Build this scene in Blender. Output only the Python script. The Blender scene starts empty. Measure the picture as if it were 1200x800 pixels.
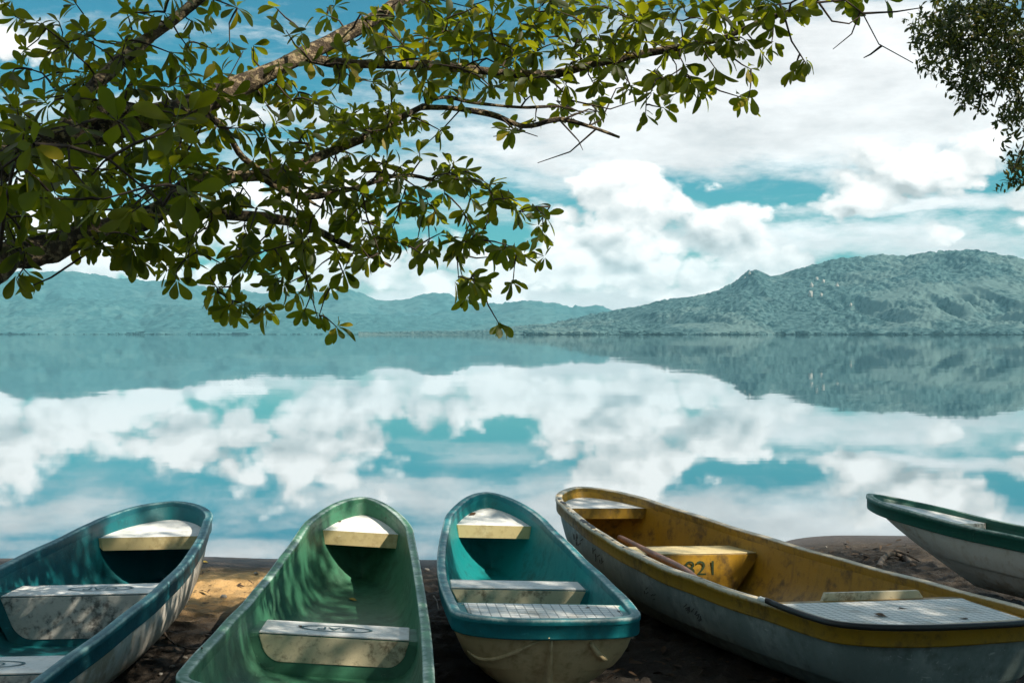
import bpy, bmesh, math, random
import numpy as np
from mathutils import Vector, Matrix

# ------------------------------------------------------------------ camera, sky, sun, exposure
sc = bpy.context.scene
COL = sc.collection
CAM_H = 1.9
FPX = 1500.0                      # focal length in pixels of a 1200 px wide frame
PITCH = math.atan(9 / FPX)
cd = bpy.data.cameras.new('camera'); cam = bpy.data.objects.new('camera', cd); COL.objects.link(cam)
cd.sensor_width = 36.0; cd.lens = 45.0; cd.clip_start = 0.05; cd.clip_end = 40000
cam.location = (0, 0, CAM_H); cam.rotation_euler = (math.radians(90) - PITCH, 0, 0)
sc.camera = cam
SUN = Vector((0.70, -0.32, 0.76)).normalized()      # direction towards the sun: behind the viewer's right shoulder
SKY_STRENGTH = 0.1
SKY_TINT = (0.15, 0.60, 0.62)
SUN_STRENGTH = 5.0
EXPOSURE = 0.50
HAZE_DENSITY = 0.00009
sd = bpy.data.lights.new('sun', 'SUN'); so = bpy.data.objects.new('sun', sd); COL.objects.link(so)
sd.energy = SUN_STRENGTH; sd.angle = math.radians(0.5); sd.color = (1.0, 0.90, 0.74)
so.rotation_euler = SUN.to_track_quat('Z', 'Y').to_euler(); so.location = (8, -6, 14)
sc.view_settings.view_transform = 'Standard'; sc.view_settings.look = 'None'
sc.view_settings.exposure = EXPOSURE; sc.view_settings.gamma = 1.0; sc.view_settings.use_curve_mapping = False
sc.render.engine = 'CYCLES'
cy = sc.cycles
cy.use_denoising = True
try: cy.denoiser = 'OPENIMAGEDENOISE'
except Exception: pass
cy.max_bounces = 8; cy.diffuse_bounces = 3; cy.glossy_bounces = 4; cy.transmission_bounces = 4
cy.volume_bounces = 0; cy.transparent_max_bounces = 8
cy.sample_clamp_indirect = 6.0
cy.use_adaptive_sampling = True; cy.adaptive_threshold = 0.015

# ------------------------------------------------------------------ node helper
class NT:
    def __init__(s, tree): s.t = tree; s.n = tree.nodes; s.l = tree.links
    def node(s, typ, **kw):
        n = s.n.new(typ)
        for k, v in kw.items(): setattr(n, k, v)
        return n
    def put(s, sock, v):
        if isinstance(v, bpy.types.NodeSocket): s.l.new(v, sock)
        elif isinstance(v, (tuple, list)) and sock.type == 'RGBA' and len(v) == 3: sock.default_value = (*v, 1)
        else: sock.default_value = v
    def m(s, op, a, b=0.0, c=0.0, clamp=False):
        n = s.node('ShaderNodeMath', operation=op, use_clamp=clamp)
        for i, v in enumerate((a, b, c)): s.put(n.inputs[i], v)
        return n.outputs[0]
    def v(s, op, a, b=(0, 0, 0)):
        n = s.node('ShaderNodeVectorMath', operation=op)
        s.put(n.inputs[0], a); s.put(n.inputs[1], b)
        return n.outputs['Value'] if op in ('DOT_PRODUCT', 'LENGTH', 'DISTANCE') else n.outputs[0]
    def noise(s, vec, scale, detail=4, rough=0.55, dist=0.0, lac=2.0, col=False):
        n = s.node('ShaderNodeTexNoise')
        if vec is not None: s.put(n.inputs['Vector'], vec)
        n.inputs['Scale'].default_value = scale; n.inputs['Detail'].default_value = detail
        n.inputs['Roughness'].default_value = rough; n.inputs['Distortion'].default_value = dist
        n.inputs['Lacunarity'].default_value = lac
        return n.outputs['Color'] if col else n.outputs['Fac']
    def step(s, x, a, b, lo=0.0, hi=1.0):
        n = s.node('ShaderNodeMapRange', interpolation_type='SMOOTHSTEP')
        for i, v in enumerate((x, a, b, lo, hi)): s.put(n.inputs[i], v)
        return n.outputs[0]
    def mix(s, f, a, b, mode='MIX'):
        n = s.node('ShaderNodeMix', data_type='RGBA', blend_type=mode)
        s.put(n.inputs[0], f); s.put(n.inputs[6], a); s.put(n.inputs[7], b)
        return n.outputs[2]
    def sep(s, vec):
        n = s.node('ShaderNodeSeparateXYZ'); s.put(n.inputs[0], vec); return n.outputs
    def comb(s, x, y, z):
        n = s.node('ShaderNodeCombineXYZ')
        for i, v in enumerate((x, y, z)): s.put(n.inputs[i], v)
        return n.outputs[0]
    def bump(s, h, strength=0.5, dist=0.01, normal=None):
        n = s.node('ShaderNodeBump'); s.put(n.inputs['Height'], h)
        n.inputs['Strength'].default_value = strength; n.inputs['Distance'].default_value = dist
        if normal is not None: s.put(n.inputs['Normal'], normal)
        return n.outputs[0]

def new_mat(name):
    m = bpy.data.materials.new(name); m.use_nodes = True
    t = NT(m.node_tree); b = m.node_tree.nodes['Principled BSDF']
    return m, t, b

# ------------------------------------------------------------------ world: physical sky with clouds placed by direction
w = bpy.data.worlds.new('World'); sc.world = w; w.use_nodes = True
T = NT(w.node_tree)
bg = w.node_tree.nodes['Background']
sky = T.node('ShaderNodeTexSky', sky_type='NISHITA')
sky.sun_disc = False
sky.sun_elevation = math.asin(SUN.z); sky.sun_rotation = math.atan2(SUN.x, SUN.y)
sky.air_density = 1.0; sky.dust_density = 0.6; sky.ozone_density = 1.5
skyc = T.mix(1.0, sky.outputs[0], SKY_TINT, 'MULTIPLY')
D = T.node('ShaderNodeTexCoord').outputs['Generated']
dx, dy, dz = T.sep(D)
az = T.m('ARCTAN2', dx, dy)
el = T.m('ARCSINE', dz)
P0 = T.comb(az, el, 0.0)
def cloud_blobs(P, blobs):
    f = None
    for (cx, cyy, rx, ry, wt) in blobs:
        c = ((cx - 600) / FPX, (391 - cyy) / FPX, 0)
        q = T.v('MULTIPLY', T.v('SUBTRACT', P, c), (FPX / rx, FPX / ry, 0))
        d = T.v('DOT_PRODUCT', q, q)
        g = T.m('MULTIPLY_ADD', d, -wt, wt)
        f = g if f is None else T.m('MAXIMUM', f, g)
    return f
# billowing warp for the cumulus, streaky warp for the high sheets
nz = T.v('MULTIPLY', D, (1, 1, 1.5))
wc = T.v('SUBTRACT', T.noise(nz, 11.0, 8, 0.6, col=True), (0.5, 0.5, 0.5))
Pw = T.v('ADD', P0, T.v('MULTIPLY', wc, (0.075, 0.055, 0)))
def billow(vec, scale, detail, rough):
    n = T.node('ShaderNodeTexVoronoi', feature='F1'); T.put(n.inputs['Vector'], vec)
    n.inputs['Scale'].default_value = scale; n.inputs['Detail'].default_value = detail; n.inputs['Roughness'].default_value = rough
    return n.outputs['Distance']
wc2 = T.v('SUBTRACT', T.noise(T.v('MULTIPLY', D, (1, 1, 3.2)), 7.0, 6, 0.6, col=True), (0.5, 0.5, 0.5))
Ps = T.v('ADD', P0, T.v('MULTIPLY', wc2, (0.16, 0.06, 0)))
cumulus = [(745, 245, 95, 66, 1), (700, 300, 110, 62, 1), (835, 280, 105, 55, 1), (800, 325, 190, 42, 1), (905, 300, 90, 30, .8),
           (600, 315, 120, 36, 1), (500, 310, 110, 42, 1), (380, 270, 110, 85, 1), (250, 285, 120, 68, 1), (115, 285, 130, 62, 1), (0, 280, 120, 70, 1),
           (-160, 280, 170, 75, 1), (-420, 290, 200, 70, 1), (-700, 280, 160, 60, 1),
           (1050, 214, 120, 46, 1.1), (985, 236, 85, 24, .9), (1110, 205, 60, 42, 1), (1190, 262, 62, 38, 1), (1077, 274, 24, 17, .7),
           (1330, 240, 130, 60, 1), (1560, 270, 160, 60, 1), (1800, 250, 150, 70, 1), (30, 62, 70, 42, .9)]
sheets = [(960, 105, 330, 100, 1.3), (780, 140, 230, 72, 1.1), (1150, 125, 170, 62, 1), (640, 170, 130, 40, .8), (700, 345, 420, 26, .8), (1000, 290, 260, 28, .7),
          (300, 150, 300, 22, .55), (420, 205, 260, 16, .5), (100, 190, 240, 20, .5), (1400, 140, 220, 80, 1), (150, 345, 420, 26, .8), (560, 215, 130, 14, .5),
          (1060, 255, 150, 16, .6), (1450, 330, 500, 30, .8), (-500, 330, 500, 30, .8)]
fc = T.m('ADD', cloud_blobs(Pw, cumulus), .34)
fs = cloud_blobs(Ps, sheets)
# broken cloud over the rest of the dome
gn = T.noise(T.v('MULTIPLY', D, (1, 1, 1.7)), 2.6, 8, 0.58)
gen = T.m('MULTIPLY_ADD', gn, 5.0, -2.45)
outside = T.m('MAXIMUM', T.step(T.m('ABSOLUTE', az), .85, 1.25), T.step(el, .27, .5))
nzw = T.v('ADD', nz, T.v('MULTIPLY', wc, (.05, .05, .05)))
bil = billow(nzw, 22.0, 2.0, .5)
det = T.m('ADD', T.m('MULTIPLY', T.noise(nz, 40.0, 6, 0.62), .45), T.m('MULTIPLY_ADD', bil, -1.0, .75))
covc = T.step(T.m('ADD', fc, T.m('MULTIPLY_ADD', det, 1.25, -.60)), -0.04, 0.46)
covs = T.step(T.m('ADD', fs, T.m('MULTIPLY_ADD', T.noise(T.v('MULTIPLY', D, (1, 1, 3.5)), 14.0, 8, .66), 2.0, -1.0)), -0.25, 0.80, 0, 0.95)
wisp = T.step(T.noise(T.v('ADD', T.v('MULTIPLY', D, (1, 1, 4.5)), T.v('MULTIPLY', wc2, (.12, .12, .12))), 6.5, 9, .66), .48, .74, 0, .62)
covg = T.m('MULTIPLY', T.step(gen, -.1, .6), outside)
# light and shade inside the clouds: relief towards the upper right
def relief(scale, det_, off):
    a = T.noise(nz, scale, det_, .55); b = T.noise(T.v('ADD', nz, off), scale, det_, .55)
    return T.m('SUBTRACT', a, b)
rl = T.m('ADD', T.m('MULTIPLY', relief(11.0, 8, (0.010, 0, 0.022)), 1.15), T.m('MULTIPLY', relief(30.0, 5, (0.004, 0, 0.009)), .45))
bil2 = billow(T.v('ADD', nzw, (.007, 0, .016)), 22.0, 2.0, .5)
rl = T.m('ADD', rl, T.m('MULTIPLY', T.m('SUBTRACT', bil2, bil), .55))
body = T.noise(nz, 6.0, 3, .5)
lc = T.m('ADD', T.m('ADD', 0.90, T.m('MULTIPLY', rl, 1.0)), T.m('MULTIPLY_ADD', body, .50, -.26))
lc = T.m('MINIMUM', T.m('MAXIMUM', lc, .46), 1.06)
ls = T.m('MULTIPLY_ADD', T.noise(T.v('MULTIPLY', D, (1, 1, 3)), 10.0, 8, .64), 1.15, .40)
def grey(val, cool):
    return T.mix(T.step(val, .5, .95), T.v('MULTIPLY', T.comb(val, val, val), cool), T.comb(val, val, val))
K = 1.0 / SKY_STRENGTH
def lit(c, k): return T.v('MULTIPLY', c, (k, k, k))
cc = lit(T.v('MULTIPLY', grey(lc, (.93, 1.0, 1.03)), (1.01, .99, .965)), .92 * K)
cs = lit(grey(ls, (.95, 1.0, 1.03)), .76 * K)
cg = lit(grey(lc, (.93, 1.0, 1.03)), .85 * K)
col = T.mix(wisp, skyc, cs)
col = T.mix(covs, col, cs)
col = T.mix(covc, col, cc)
col = T.mix(covg, col, cg)
T.l.new(col, bg.inputs[0]); bg.inputs[1].default_value = SKY_STRENGTH
w.cycles.sampling_method = 'MANUAL'; w.cycles.sample_map_resolution = 512

# ------------------------------------------------------------------ general helpers
rnd = random.Random(7)
rng = np.random.default_rng(11)
def cam_ray(px, py):
    """direction from the viewpoint for a pixel of the 1200x800 photograph, with unit depth along Y"""
    c, s = math.cos(PITCH), math.sin(PITCH)
    u = (400 - py) / FPX
    d = Vector(((px - 600) / FPX, c + u * s, u * c - s))
    return d / d.y
def at_depth(px, py, y):
    d = cam_ray(px, py); return Vector((d.x * y, y, CAM_H + d.z * y))
def at_height(px, py, z):
    d = cam_ray(px, py); y = (z - CAM_H) / d.z; return Vector((d.x * y, y, z))
def project(P):
    P = np.asarray(P, float); x, y, z = P[..., 0], P[..., 1], P[..., 2] - CAM_H
    c, s = math.cos(PITCH), math.sin(PITCH)
    d = y * c - z * s; u = z * c + y * s
    return 600 + FPX * x / d, 400 - FPX * u / d, d

def link(o, parent=None):
    COL.objects.link(o)
    if parent is not None: o.parent = parent
    return o
def mesh_obj(name, verts, faces, mat, parent=None, smooth=True, attrs=None):
    me = bpy.data.meshes.new(name)
    me.from_pydata([tuple(map(float, v)) for v in verts], [], [tuple(map(int, f)) for f in faces])
    if smooth: me.polygons.foreach_set('use_smooth', [True] * len(me.polygons))
    if attrs:
        for k, a in attrs.items():
            at = me.attributes.new(k, 'FLOAT', 'POINT'); at.data.foreach_set('value', np.asarray(a, np.float32))
    me.materials.append(mat); me.update()
    return link(bpy.data.objects.new(name, me), parent)
def fast_mesh(name, V, F, mat, parent=None, smooth=True, attrs=None):
    """V (n,3) array, F (m,k) array with constant k"""
    V = np.asarray(V, np.float32); F = np.asarray(F, np.int32); k = F.shape[1]
    me = bpy.data.meshes.new(name)
    me.vertices.add(len(V)); me.vertices.foreach_set('co', V.ravel())
    me.loops.add(F.size); me.loops.foreach_set('vertex_index', F.ravel())
    me.polygons.add(len(F)); me.polygons.foreach_set('loop_start', np.arange(0, F.size, k, dtype=np.int32))
    me.polygons.foreach_set('loop_total', np.full(len(F), k, np.int32))
    me.polygons.foreach_set('use_smooth', np.full(len(F), smooth))
    if attrs:
        for kk, a in attrs.items():
            at = me.attributes.new(kk, 'FLOAT', 'POINT'); at.data.foreach_set('value', np.asarray(a, np.float32))
    me.materials.append(mat); me.update(calc_edges=True); me.validate()
    return link(bpy.data.objects.new(name, me), parent)
def empty(name, loc, rz=0.0):
    o = bpy.data.objects.new(name, None); o.empty_display_size = .2
    o.location = loc; o.rotation_euler = (0, 0, rz); return link(o)
def tag(o, label=None, cat=None, group=None, kind=None):
    for k, v in (('label', label), ('category', cat), ('group', group), ('kind', kind)):
        if v: o[k] = v
    return o

def vnoise(x, y, seed=0):
    xi = np.floor(x).astype(np.int64); yi = np.floor(y).astype(np.int64)
    fx = x - xi; fy = y - yi; fx = fx * fx * (3 - 2 * fx); fy = fy * fy * (3 - 2 * fy)
    def h(a, b):
        n = (a * 374761393 + b * 668265263 + seed * 974711) & 0x7fffffff
        n = ((n ^ (n >> 13)) * 1274126177) & 0x7fffffff
        return ((n ^ (n >> 16)) & 0xffff) / 65535.0
    return (h(xi, yi) * (1 - fx) + h(xi + 1, yi) * fx) * (1 - fy) + (h(xi, yi + 1) * (1 - fx) + h(xi + 1, yi + 1) * fx) * fy
def fbm(x, y, oct=5, seed=0, gain=.5):
    t = 0; a = 1; s = 0
    for i in range(oct):
        t = t + a * (vnoise(x * 2 ** i, y * 2 ** i, seed + i * 17) - .5); s += a; a *= gain
    return t / s * 2      # about -1..1

# ------------------------------------------------------------------ materials
def paint(name, col, dirt=(.10, .075, .045), dirt_amt=.5, rough=.42, scale=3.0, fade=(.55, .58, .55), fade_amt=.12, wear=None, bump=.25, streak=0.0, wt=.74):
    """weathered gel-coat: sun-faded, scuffed, with blotchy dirt; 'wear' shows through where the mesh attribute wear is high"""
    m, t, b = new_mat(name)
    P = t.node('ShaderNodeTexCoord').outputs['Object']
    n1 = t.noise(P, scale, 6, .62); n2 = t.noise(P, scale * 7, 5, .65); n3 = t.noise(P, scale * 38, 3, .6)
    c = t.mix(t.step(n1, .42, .75, 0, fade_amt * 2.2), col, fade)
    c = t.mix(t.m('MULTIPLY', t.step(n3, .55, .78), .25 * dirt_amt + .05), c, dirt)
    blot = t.m('MULTIPLY', t.step(t.m('ADD', t.m('MULTIPLY', n1, .55), t.m('MULTIPLY', n2, .5)), .50, .66), dirt_amt)
    c = t.mix(blot, c, dirt)
    if streak:
        ns = t.noise(t.v('MULTIPLY', P, (14, 14, 1.6)), 1.0, 5, .6)
        c = t.mix(t.step(ns, .52, .72, 0, streak), c, dirt)
    s1 = t.noise(t.v('MULTIPLY', P, (90, 7, 60)), 1.0, 3, .55); s2 = t.noise(t.v('MULTIPLY', P, (9, 110, 25)), 1.0, 3, .55)
    c = t.mix(t.m('MULTIPLY', t.step(t.m('MAXIMUM', s1, s2), .66, .72), t.step(n1, .38, .6, .1, .6)), c, fade)
    if wear:
        a = t.node('ShaderNodeAttribute', attribute_name='wear').outputs['Fac']
        nw = t.noise(P, 26, 5, .7)
        wv = t.step(t.m('ADD', t.m('MULTIPLY', a, .50), t.m('ADD', t.m('MULTIPLY', nw, .45), t.m('MULTIPLY', n1, .45))), wt, wt + .28, 0, .85)
        c = t.mix(wv, c, wear)
    t.l.new(c, b.inputs['Base Color'])
    t.put(b.inputs['Roughness'], t.m('ADD', t.m('MULTIPLY', n2, .35), rough - .12))
    t.put(b.inputs['Normal'], t.bump(t.m('ADD', n2, t.m('MULTIPLY', n3, .5)), bump, .006))
    return m
def plain(name, col, rough=.7, var=.35, scale=12.0, bump=.4, col2=None):
    m, t, b = new_mat(name)
    P = t.node('ShaderNodeTexCoord').outputs['Object']
    n = t.noise(P, scale, 6, .65)
    c2 = col2 or tuple(v * (1 - var) for v in col)
    t.l.new(t.mix(t.step(n, .35, .68), c2, col), b.inputs['Base Color'])
    b.inputs['Roughness'].default_value = rough
    t.put(b.inputs['Normal'], t.bump(n, bump, .01))
    return m
def leaf_mat(name, a, b_, gloss=.48, trans=.45, tcol=(.30, .38, .03)):
    m, t, b = new_mat(name)
    P = t.node('ShaderNodeNewGeometry').outputs['Position']
    n = t.noise(P, 5.0, 3, .6); n2 = t.noise(P, 60.0, 2, .5)
    oi = t.node('ShaderNodeAttribute', attribute_name='tone').outputs['Fac']
    f = t.m('ADD', t.m('MULTIPLY', n, .7), t.m('MULTIPLY', oi, .55), clamp=True)
    c = t.mix(t.step(f, .35, .85), a, b_)
    c = t.mix(t.step(n2, .6, .8, 0, .3), c, (.12, .08, .02)); c = t.mix(t.step(oi, .92, .97), c, (.26, .20, .015))
    t.l.new(c, b.inputs['Base Color']); b.inputs['Roughness'].default_value = gloss; b.inputs['Specular IOR Level'].default_value = .28
    tr = t.node('ShaderNodeBsdfTranslucent'); t.put(tr.inputs[0], t.mix(t.step(f, .45, .95), tcol, (tcol[0] * 1.7, tcol[1] * 1.35, tcol[2])))
    mx = t.node('ShaderNodeMixShader'); mx.inputs[0].default_value = trans
    t.l.new(b.outputs[0], mx.inputs[1]); t.l.new(tr.outputs[0], mx.inputs[2])
    t.l.new(mx.outputs[0], m.node_tree.nodes['Material Output'].inputs[0])
    return m

M = {}
M['teal'] = paint('teal_gelcoat', (.004, .165, .195), dirt=(.012, .05, .055), dirt_amt=.45, fade=(.06, .30, .33), wear=(.50, .58, .56), scale=2.2)
M['teal_in'] = paint('teal_liner', (.004, .205, .215), dirt=(.006, .05, .055), dirt_amt=.55, fade=(.05, .34, .34), scale=2.0)
M['blue_teal'] = paint('blue_teal_gelcoat', (.004, .10, .13), dirt=(.01, .05, .06), dirt_amt=.45, fade=(.08, .28, .32), wear=(.24, .40, .40), scale=2.0)
M['blue_teal_in'] = paint('blue_teal_liner', (.003, .115, .135), dirt=(.006, .05, .06), dirt_amt=.5, fade=(.04, .28, .30), scale=2.0)
M['green'] = paint('green_gelcoat', (.040, .165, .092), dirt=(.02, .05, .03), dirt_amt=.4, fade=(.16, .32, .23), wear=(.55, .66, .62), scale=2.4)
M['green_in'] = paint('green_liner', (.042, .170, .098), dirt=(.015, .05, .03), dirt_amt=.55, fade=(.16, .30, .20), scale=1.8)
M['dark_green'] = paint('dark_green_gelcoat', (.012, .105, .075), dirt=(.01, .035, .03), dirt_amt=.4, fade=(.08, .22, .18), wear=(.45, .52, .48), scale=2.4)
M['yellow'] = paint('yellow_gelcoat', (.29, .165, .010), dirt=(.06, .036, .012), dirt_amt=.75, fade=(.36, .25, .07), wear=(.66, .60, .48), scale=2.6, streak=.3, wt=.60)
M['yellow_in'] = paint('yellow_liner', (.35, .19, .008), dirt=(.07, .04, .010), dirt_amt=.85, fade=(.36, .22, .03), scale=1.7, streak=.35)
M['white_hull'] = paint('white_hull_gelcoat', (.66, .62, .55), dirt=(.34, .23, .11), dirt_amt=.7, fade=(.74, .74, .72), fade_amt=.3, scale=1.8, streak=.25)
M['cream_hull'] = paint('cream_hull_gelcoat', (.62, .48, .27), dirt=(.22, .13, .05), dirt_amt=.65, fade=(.66, .55, .36), fade_amt=.3, scale=1.9, streak=.35)
M['grey_hull'] = paint('grey_hull_gelcoat', (.135, .18, .172), dirt=(.035, .045, .04), dirt_amt=.6, fade=(.46, .52, .50), fade_amt=.3, scale=1.9, streak=.25)
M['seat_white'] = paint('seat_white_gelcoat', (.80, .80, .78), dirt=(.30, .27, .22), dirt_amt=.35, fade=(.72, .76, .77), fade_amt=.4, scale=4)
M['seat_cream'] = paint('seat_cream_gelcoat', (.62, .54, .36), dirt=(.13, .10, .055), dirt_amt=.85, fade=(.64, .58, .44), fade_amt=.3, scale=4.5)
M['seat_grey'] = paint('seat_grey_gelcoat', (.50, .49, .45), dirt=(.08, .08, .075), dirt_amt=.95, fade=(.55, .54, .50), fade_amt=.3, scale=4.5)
M['deck_cream'] = paint('deck_cream_gelcoat', (.62, .50, .25), dirt=(.30, .20, .07), dirt_amt=.5, fade=(.70, .64, .48), scale=4)
M['rubber'] = plain('black_rubber', (.012, .012, .014), .5)
M['mark_green'] = plain('dark_green_print', (.03, .06, .02), .6, .4, 30)
M['mark_teal'] = plain('teal_print', (.015, .12, .14), .5, .3, 60)
M['mark_dark'] = plain('worn_dark_print', (.055, .06, .06), .8, .3, 60)
M['oar_wood'] = plain('oar_wood', (.27, .13, .085), .5, .3, 9, .2)
M['dry_leaf'] = plain('dry_leaf', (.17, .085, .03), .7, .6, 40)
M['yellow_leaf'] = plain('yellow_leaf', (.45, .30, .03), .6, .3, 40)
M['driftwood'] = plain('driftwood', (.16, .12, .09), .85, .6, 20, .8)
M['pebble'] = plain('pebble', (.30, .28, .25), .7, .4, 25)

# nonskid deck: fine raised squares
def nonskid(name, pitch, base, groove):
    m, t, b = new_mat(name)
    P = t.node('ShaderNodeTexCoord').outputs['Object']
    x, y, z = t.sep(P)
    fx = t.m('PINGPONG', x, pitch / 2); fy = t.m('PINGPONG', y, pitch / 2)
    g = t.m('MINIMUM', fx, fy); h = t.step(g, pitch * .03, pitch * .11)
    n = t.noise(P, 6, 6, .65); n2 = t.noise(P, 40, 4, .6)
    c = t.mix(h, groove, base)
    c = t.mix(t.step(n, .50, .70, 0, .55), c, (.33, .26, .17)); c = t.mix(t.step(n2, .6, .75, 0, .5), c, (.10, .08, .06))
    t.l.new(c, b.inputs['Base Color']); b.inputs['Roughness'].default_value = .55
    t.put(b.inputs['Normal'], t.bump(h, .5, .003))
    return m
M['nonskid'] = nonskid('white_nonskid', .045, (.80, .80, .78), (.36, .38, .38))

# bark
m, t, b = new_mat('bark')
P = t.node('ShaderNodeTexCoord').outputs['Object']
n1 = t.noise(P, 6, 6, .65); n2 = t.noise(P, 32, 5, .65); n3 = t.noise(P, 14, 3, .6)
c = t.mix(t.step(n1, .38, .66), (.022, .016, .012), (.115, .080, .050))
c = t.mix(t.step(n2, .48, .62, 0, .8), c, (.42, .33, .20))
c = t.mix(t.step(n3, .56, .72, 0, .75), c, (.12, .12, .03))
t.l.new(c, b.inputs['Base Color']); b.inputs['Roughness'].default_value = .9
t.put(b.inputs['Normal'], t.bump(t.m('ADD', n2, n1), .9, .03)); M['bark'] = m
M['twig'] = plain('twig_bark', (.075, .052, .034), .9, .5, 30, .5)
M['leaf'] = leaf_mat('broad_leaf', (.010, .020, .005), (.046, .066, .007), trans=.50, tcol=(.26, .32, .010))
M['litter'] = plain('leaf_litter', (.085, .05, .025), .85, .7, 6)
M['leaf_far'] = leaf_mat('small_leaf', (.018, .030, .012), (.035, .05, .018), trans=.3, tcol=(.10, .14, .02))

# ------------------------------------------------------------------ beach / ground, one sheet out to the horizon
def shore_y(x):
    x = np.asarray(x, float)
    bump = 1.15 * np.exp(-((x - 3.3) / 1.15) ** 4)
    return 10.85 + bump + .35 / (1 + np.exp(-(x - 4.5))) + .05 * np.sin(x * 1.7) + .04 * np.sin(x * 4.3 + 1) + .03 * fbm(x * 1.3, x * 0, 3, 5)
def ground_z(x, y):
    d = shore_y(x) - np.asarray(y, float)
    up = np.where(d > 0, .035 * d, .12 * d)
    return np.maximum(np.minimum(up, .9 + .004 * d), -4.5)
gx = np.concatenate([-np.geomspace(5800, 8, 40), np.linspace(-7.7, -3.7, 40), np.linspace(-3.66, 4.6, 330), np.linspace(4.7, 8, 30), np.geomspace(8.3, 5800, 40)])
gy = np.concatenate([-np.geomspace(5800, 2, 30), np.linspace(-1.8, 4.0, 30), np.linspace(4.03, 12.6, 350), np.geomspace(12.9, 5800, 40)])
X, Y = np.meshgrid(gx, gy)
Zg = ground_z(X, Y)
dsh = shore_y(X) - Y
clod = np.clip((dsh - .35) / 1.0, 0, 1) * np.exp(-(np.maximum(np.abs(X), 6) - 6) / 20) * np.exp(-np.maximum(4 - Y, 0) / 10)
ridg = 1 - np.abs(fbm(X * 2.6, Y * 2.6, 5, 3, .6))
Zg = Zg + clod * (.036 * fbm(X * 1.1, Y * 1.1, 5, 1, .6) + .050 * (ridg ** 3 - .4) + .024 * fbm(X * 11, Y * 11, 3, 9, .6)) + np.clip(dsh / .3, 0, 1) * .008 * fbm(X * 4, Y * 9, 3, 21)
nY, nX = X.shape
idx = np.arange(nX * nY).reshape(nY, nX)
F = np.stack([idx[:-1, :-1], idx[:-1, 1:], idx[1:, 1:], idx[1:, :-1]], -1).reshape(-1, 4)
m, t, b = new_mat('dark_beach_soil')
P = t.node('ShaderNodeNewGeometry').outputs['Position']
wet = t.node('ShaderNodeAttribute', attribute_name='wet').outputs['Fac']
n1 = t.noise(P, 1.4, 6, .62); n2 = t.noise(P, 9, 6, .68); n3 = t.noise(P, 55, 4, .65)
c = t.mix(t.step(n1, .36, .66), (.021, .017, .013), (.058, .043, .030))
c = t.mix(t.step(n2, .47, .66, 0, .8), c, (.014, .010, .007))
c = t.mix(t.step(n3, .62, .75, 0, .5), c, (.16, .115, .07))
dry = t.node('ShaderNodeAttribute', attribute_name='dry').outputs['Fac']  # pale dry sand, kept to the sun patch and coloured brighter to look lit
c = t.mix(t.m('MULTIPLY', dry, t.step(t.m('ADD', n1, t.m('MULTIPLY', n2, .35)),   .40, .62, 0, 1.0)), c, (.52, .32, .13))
c = t.mix(t.m('MULTIPLY', wet, .75), c, (.075, .058, .050))
t.l.new(c, b.inputs['Base Color'])
t.put(b.inputs['Roughness'], t.m('MULTIPLY_ADD', wet, -.42, .92))
t.put(b.inputs['Normal'], t.bump(t.m('ADD', t.m('MULTIPLY', n2, 1.0), t.m('MULTIPLY', n3, .45)), .8, .035))
M['soil'] = m
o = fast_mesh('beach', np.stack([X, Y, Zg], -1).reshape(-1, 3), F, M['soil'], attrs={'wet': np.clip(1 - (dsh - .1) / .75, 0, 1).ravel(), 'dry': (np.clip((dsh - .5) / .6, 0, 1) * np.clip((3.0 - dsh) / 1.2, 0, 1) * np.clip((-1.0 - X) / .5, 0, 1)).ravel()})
tag(o, kind='structure', label='dark brown soil beach sloping down to the lake')

# ------------------------------------------------------------------ lake
m, t, b = new_mat('lake_water')
P = t.node('ShaderNodeNewGeometry').outputs['Position']
b.inputs['Base Color'].default_value = (.004, .055, .07, 1)
b.inputs['Roughness'].default_value = .02
b.inputs['IOR'].default_value = 1.8
def ripple(sc_, amp): return t.v('MULTIPLY', t.v('SUBTRACT', t.noise(t.v('MULTIPLY', P, sc_), 1.0, 3, .55, col=True), (.5, .5, .5)), (amp, amp, 0))
wind = t.step(t.noise(t.v('MULTIPLY', P, (.006, .02, 1)), 1.0, 4, .55), .40, .68, .35, 1.3)
rp = t.v('ADD', ripple((.05, .22, 1), .0045), t.v('MULTIPLY', ripple((.8, 3.0, 1), .006), t.comb(wind, wind, wind)))
nrm = t.v('NORMALIZE', t.v('ADD', rp, (0, 0, 1)))
t.put(b.inputs['Normal'], nrm)
gl = t.node('ShaderNodeBsdfGlossy'); gl.inputs['Color'].default_value = (.93, .95, .96, 1); gl.inputs['Roughness'].default_value = .02
t.l.new(b.inputs['Normal'].links[0].from_socket, gl.inputs['Normal'])
mx = t.node('ShaderNodeMixShader'); mx.inputs[0].default_value = .45
t.l.new(b.outputs[0], mx.inputs[1]); t.l.new(gl.outputs[0], mx.inputs[2]); t.l.new(mx.outputs[0], m.node_tree.nodes['Material Output'].inputs[0])
M['water'] = m
lx = np.concatenate([-np.geomspace(5800, 10, 24), np.linspace(-9, 9, 10), np.geomspace(10, 5800, 24)])
ly = np.concatenate([np.linspace(9.5, 14, 10), np.geomspace(15, 5800, 40)])
X, Y = np.meshgrid(lx, ly); nY, nX = X.shape
idx = np.arange(nX * nY).reshape(nY, nX)
F = np.stack([idx[:-1, :-1], idx[:-1, 1:], idx[1:, 1:], idx[1:, :-1]], -1).reshape(-1, 4)
o = fast_mesh('lake', np.stack([X, Y, X * 0], -1).reshape(-1, 3), F, M['water'])
tag(o, kind='structure', label='calm teal lake mirroring the clouds')

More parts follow.
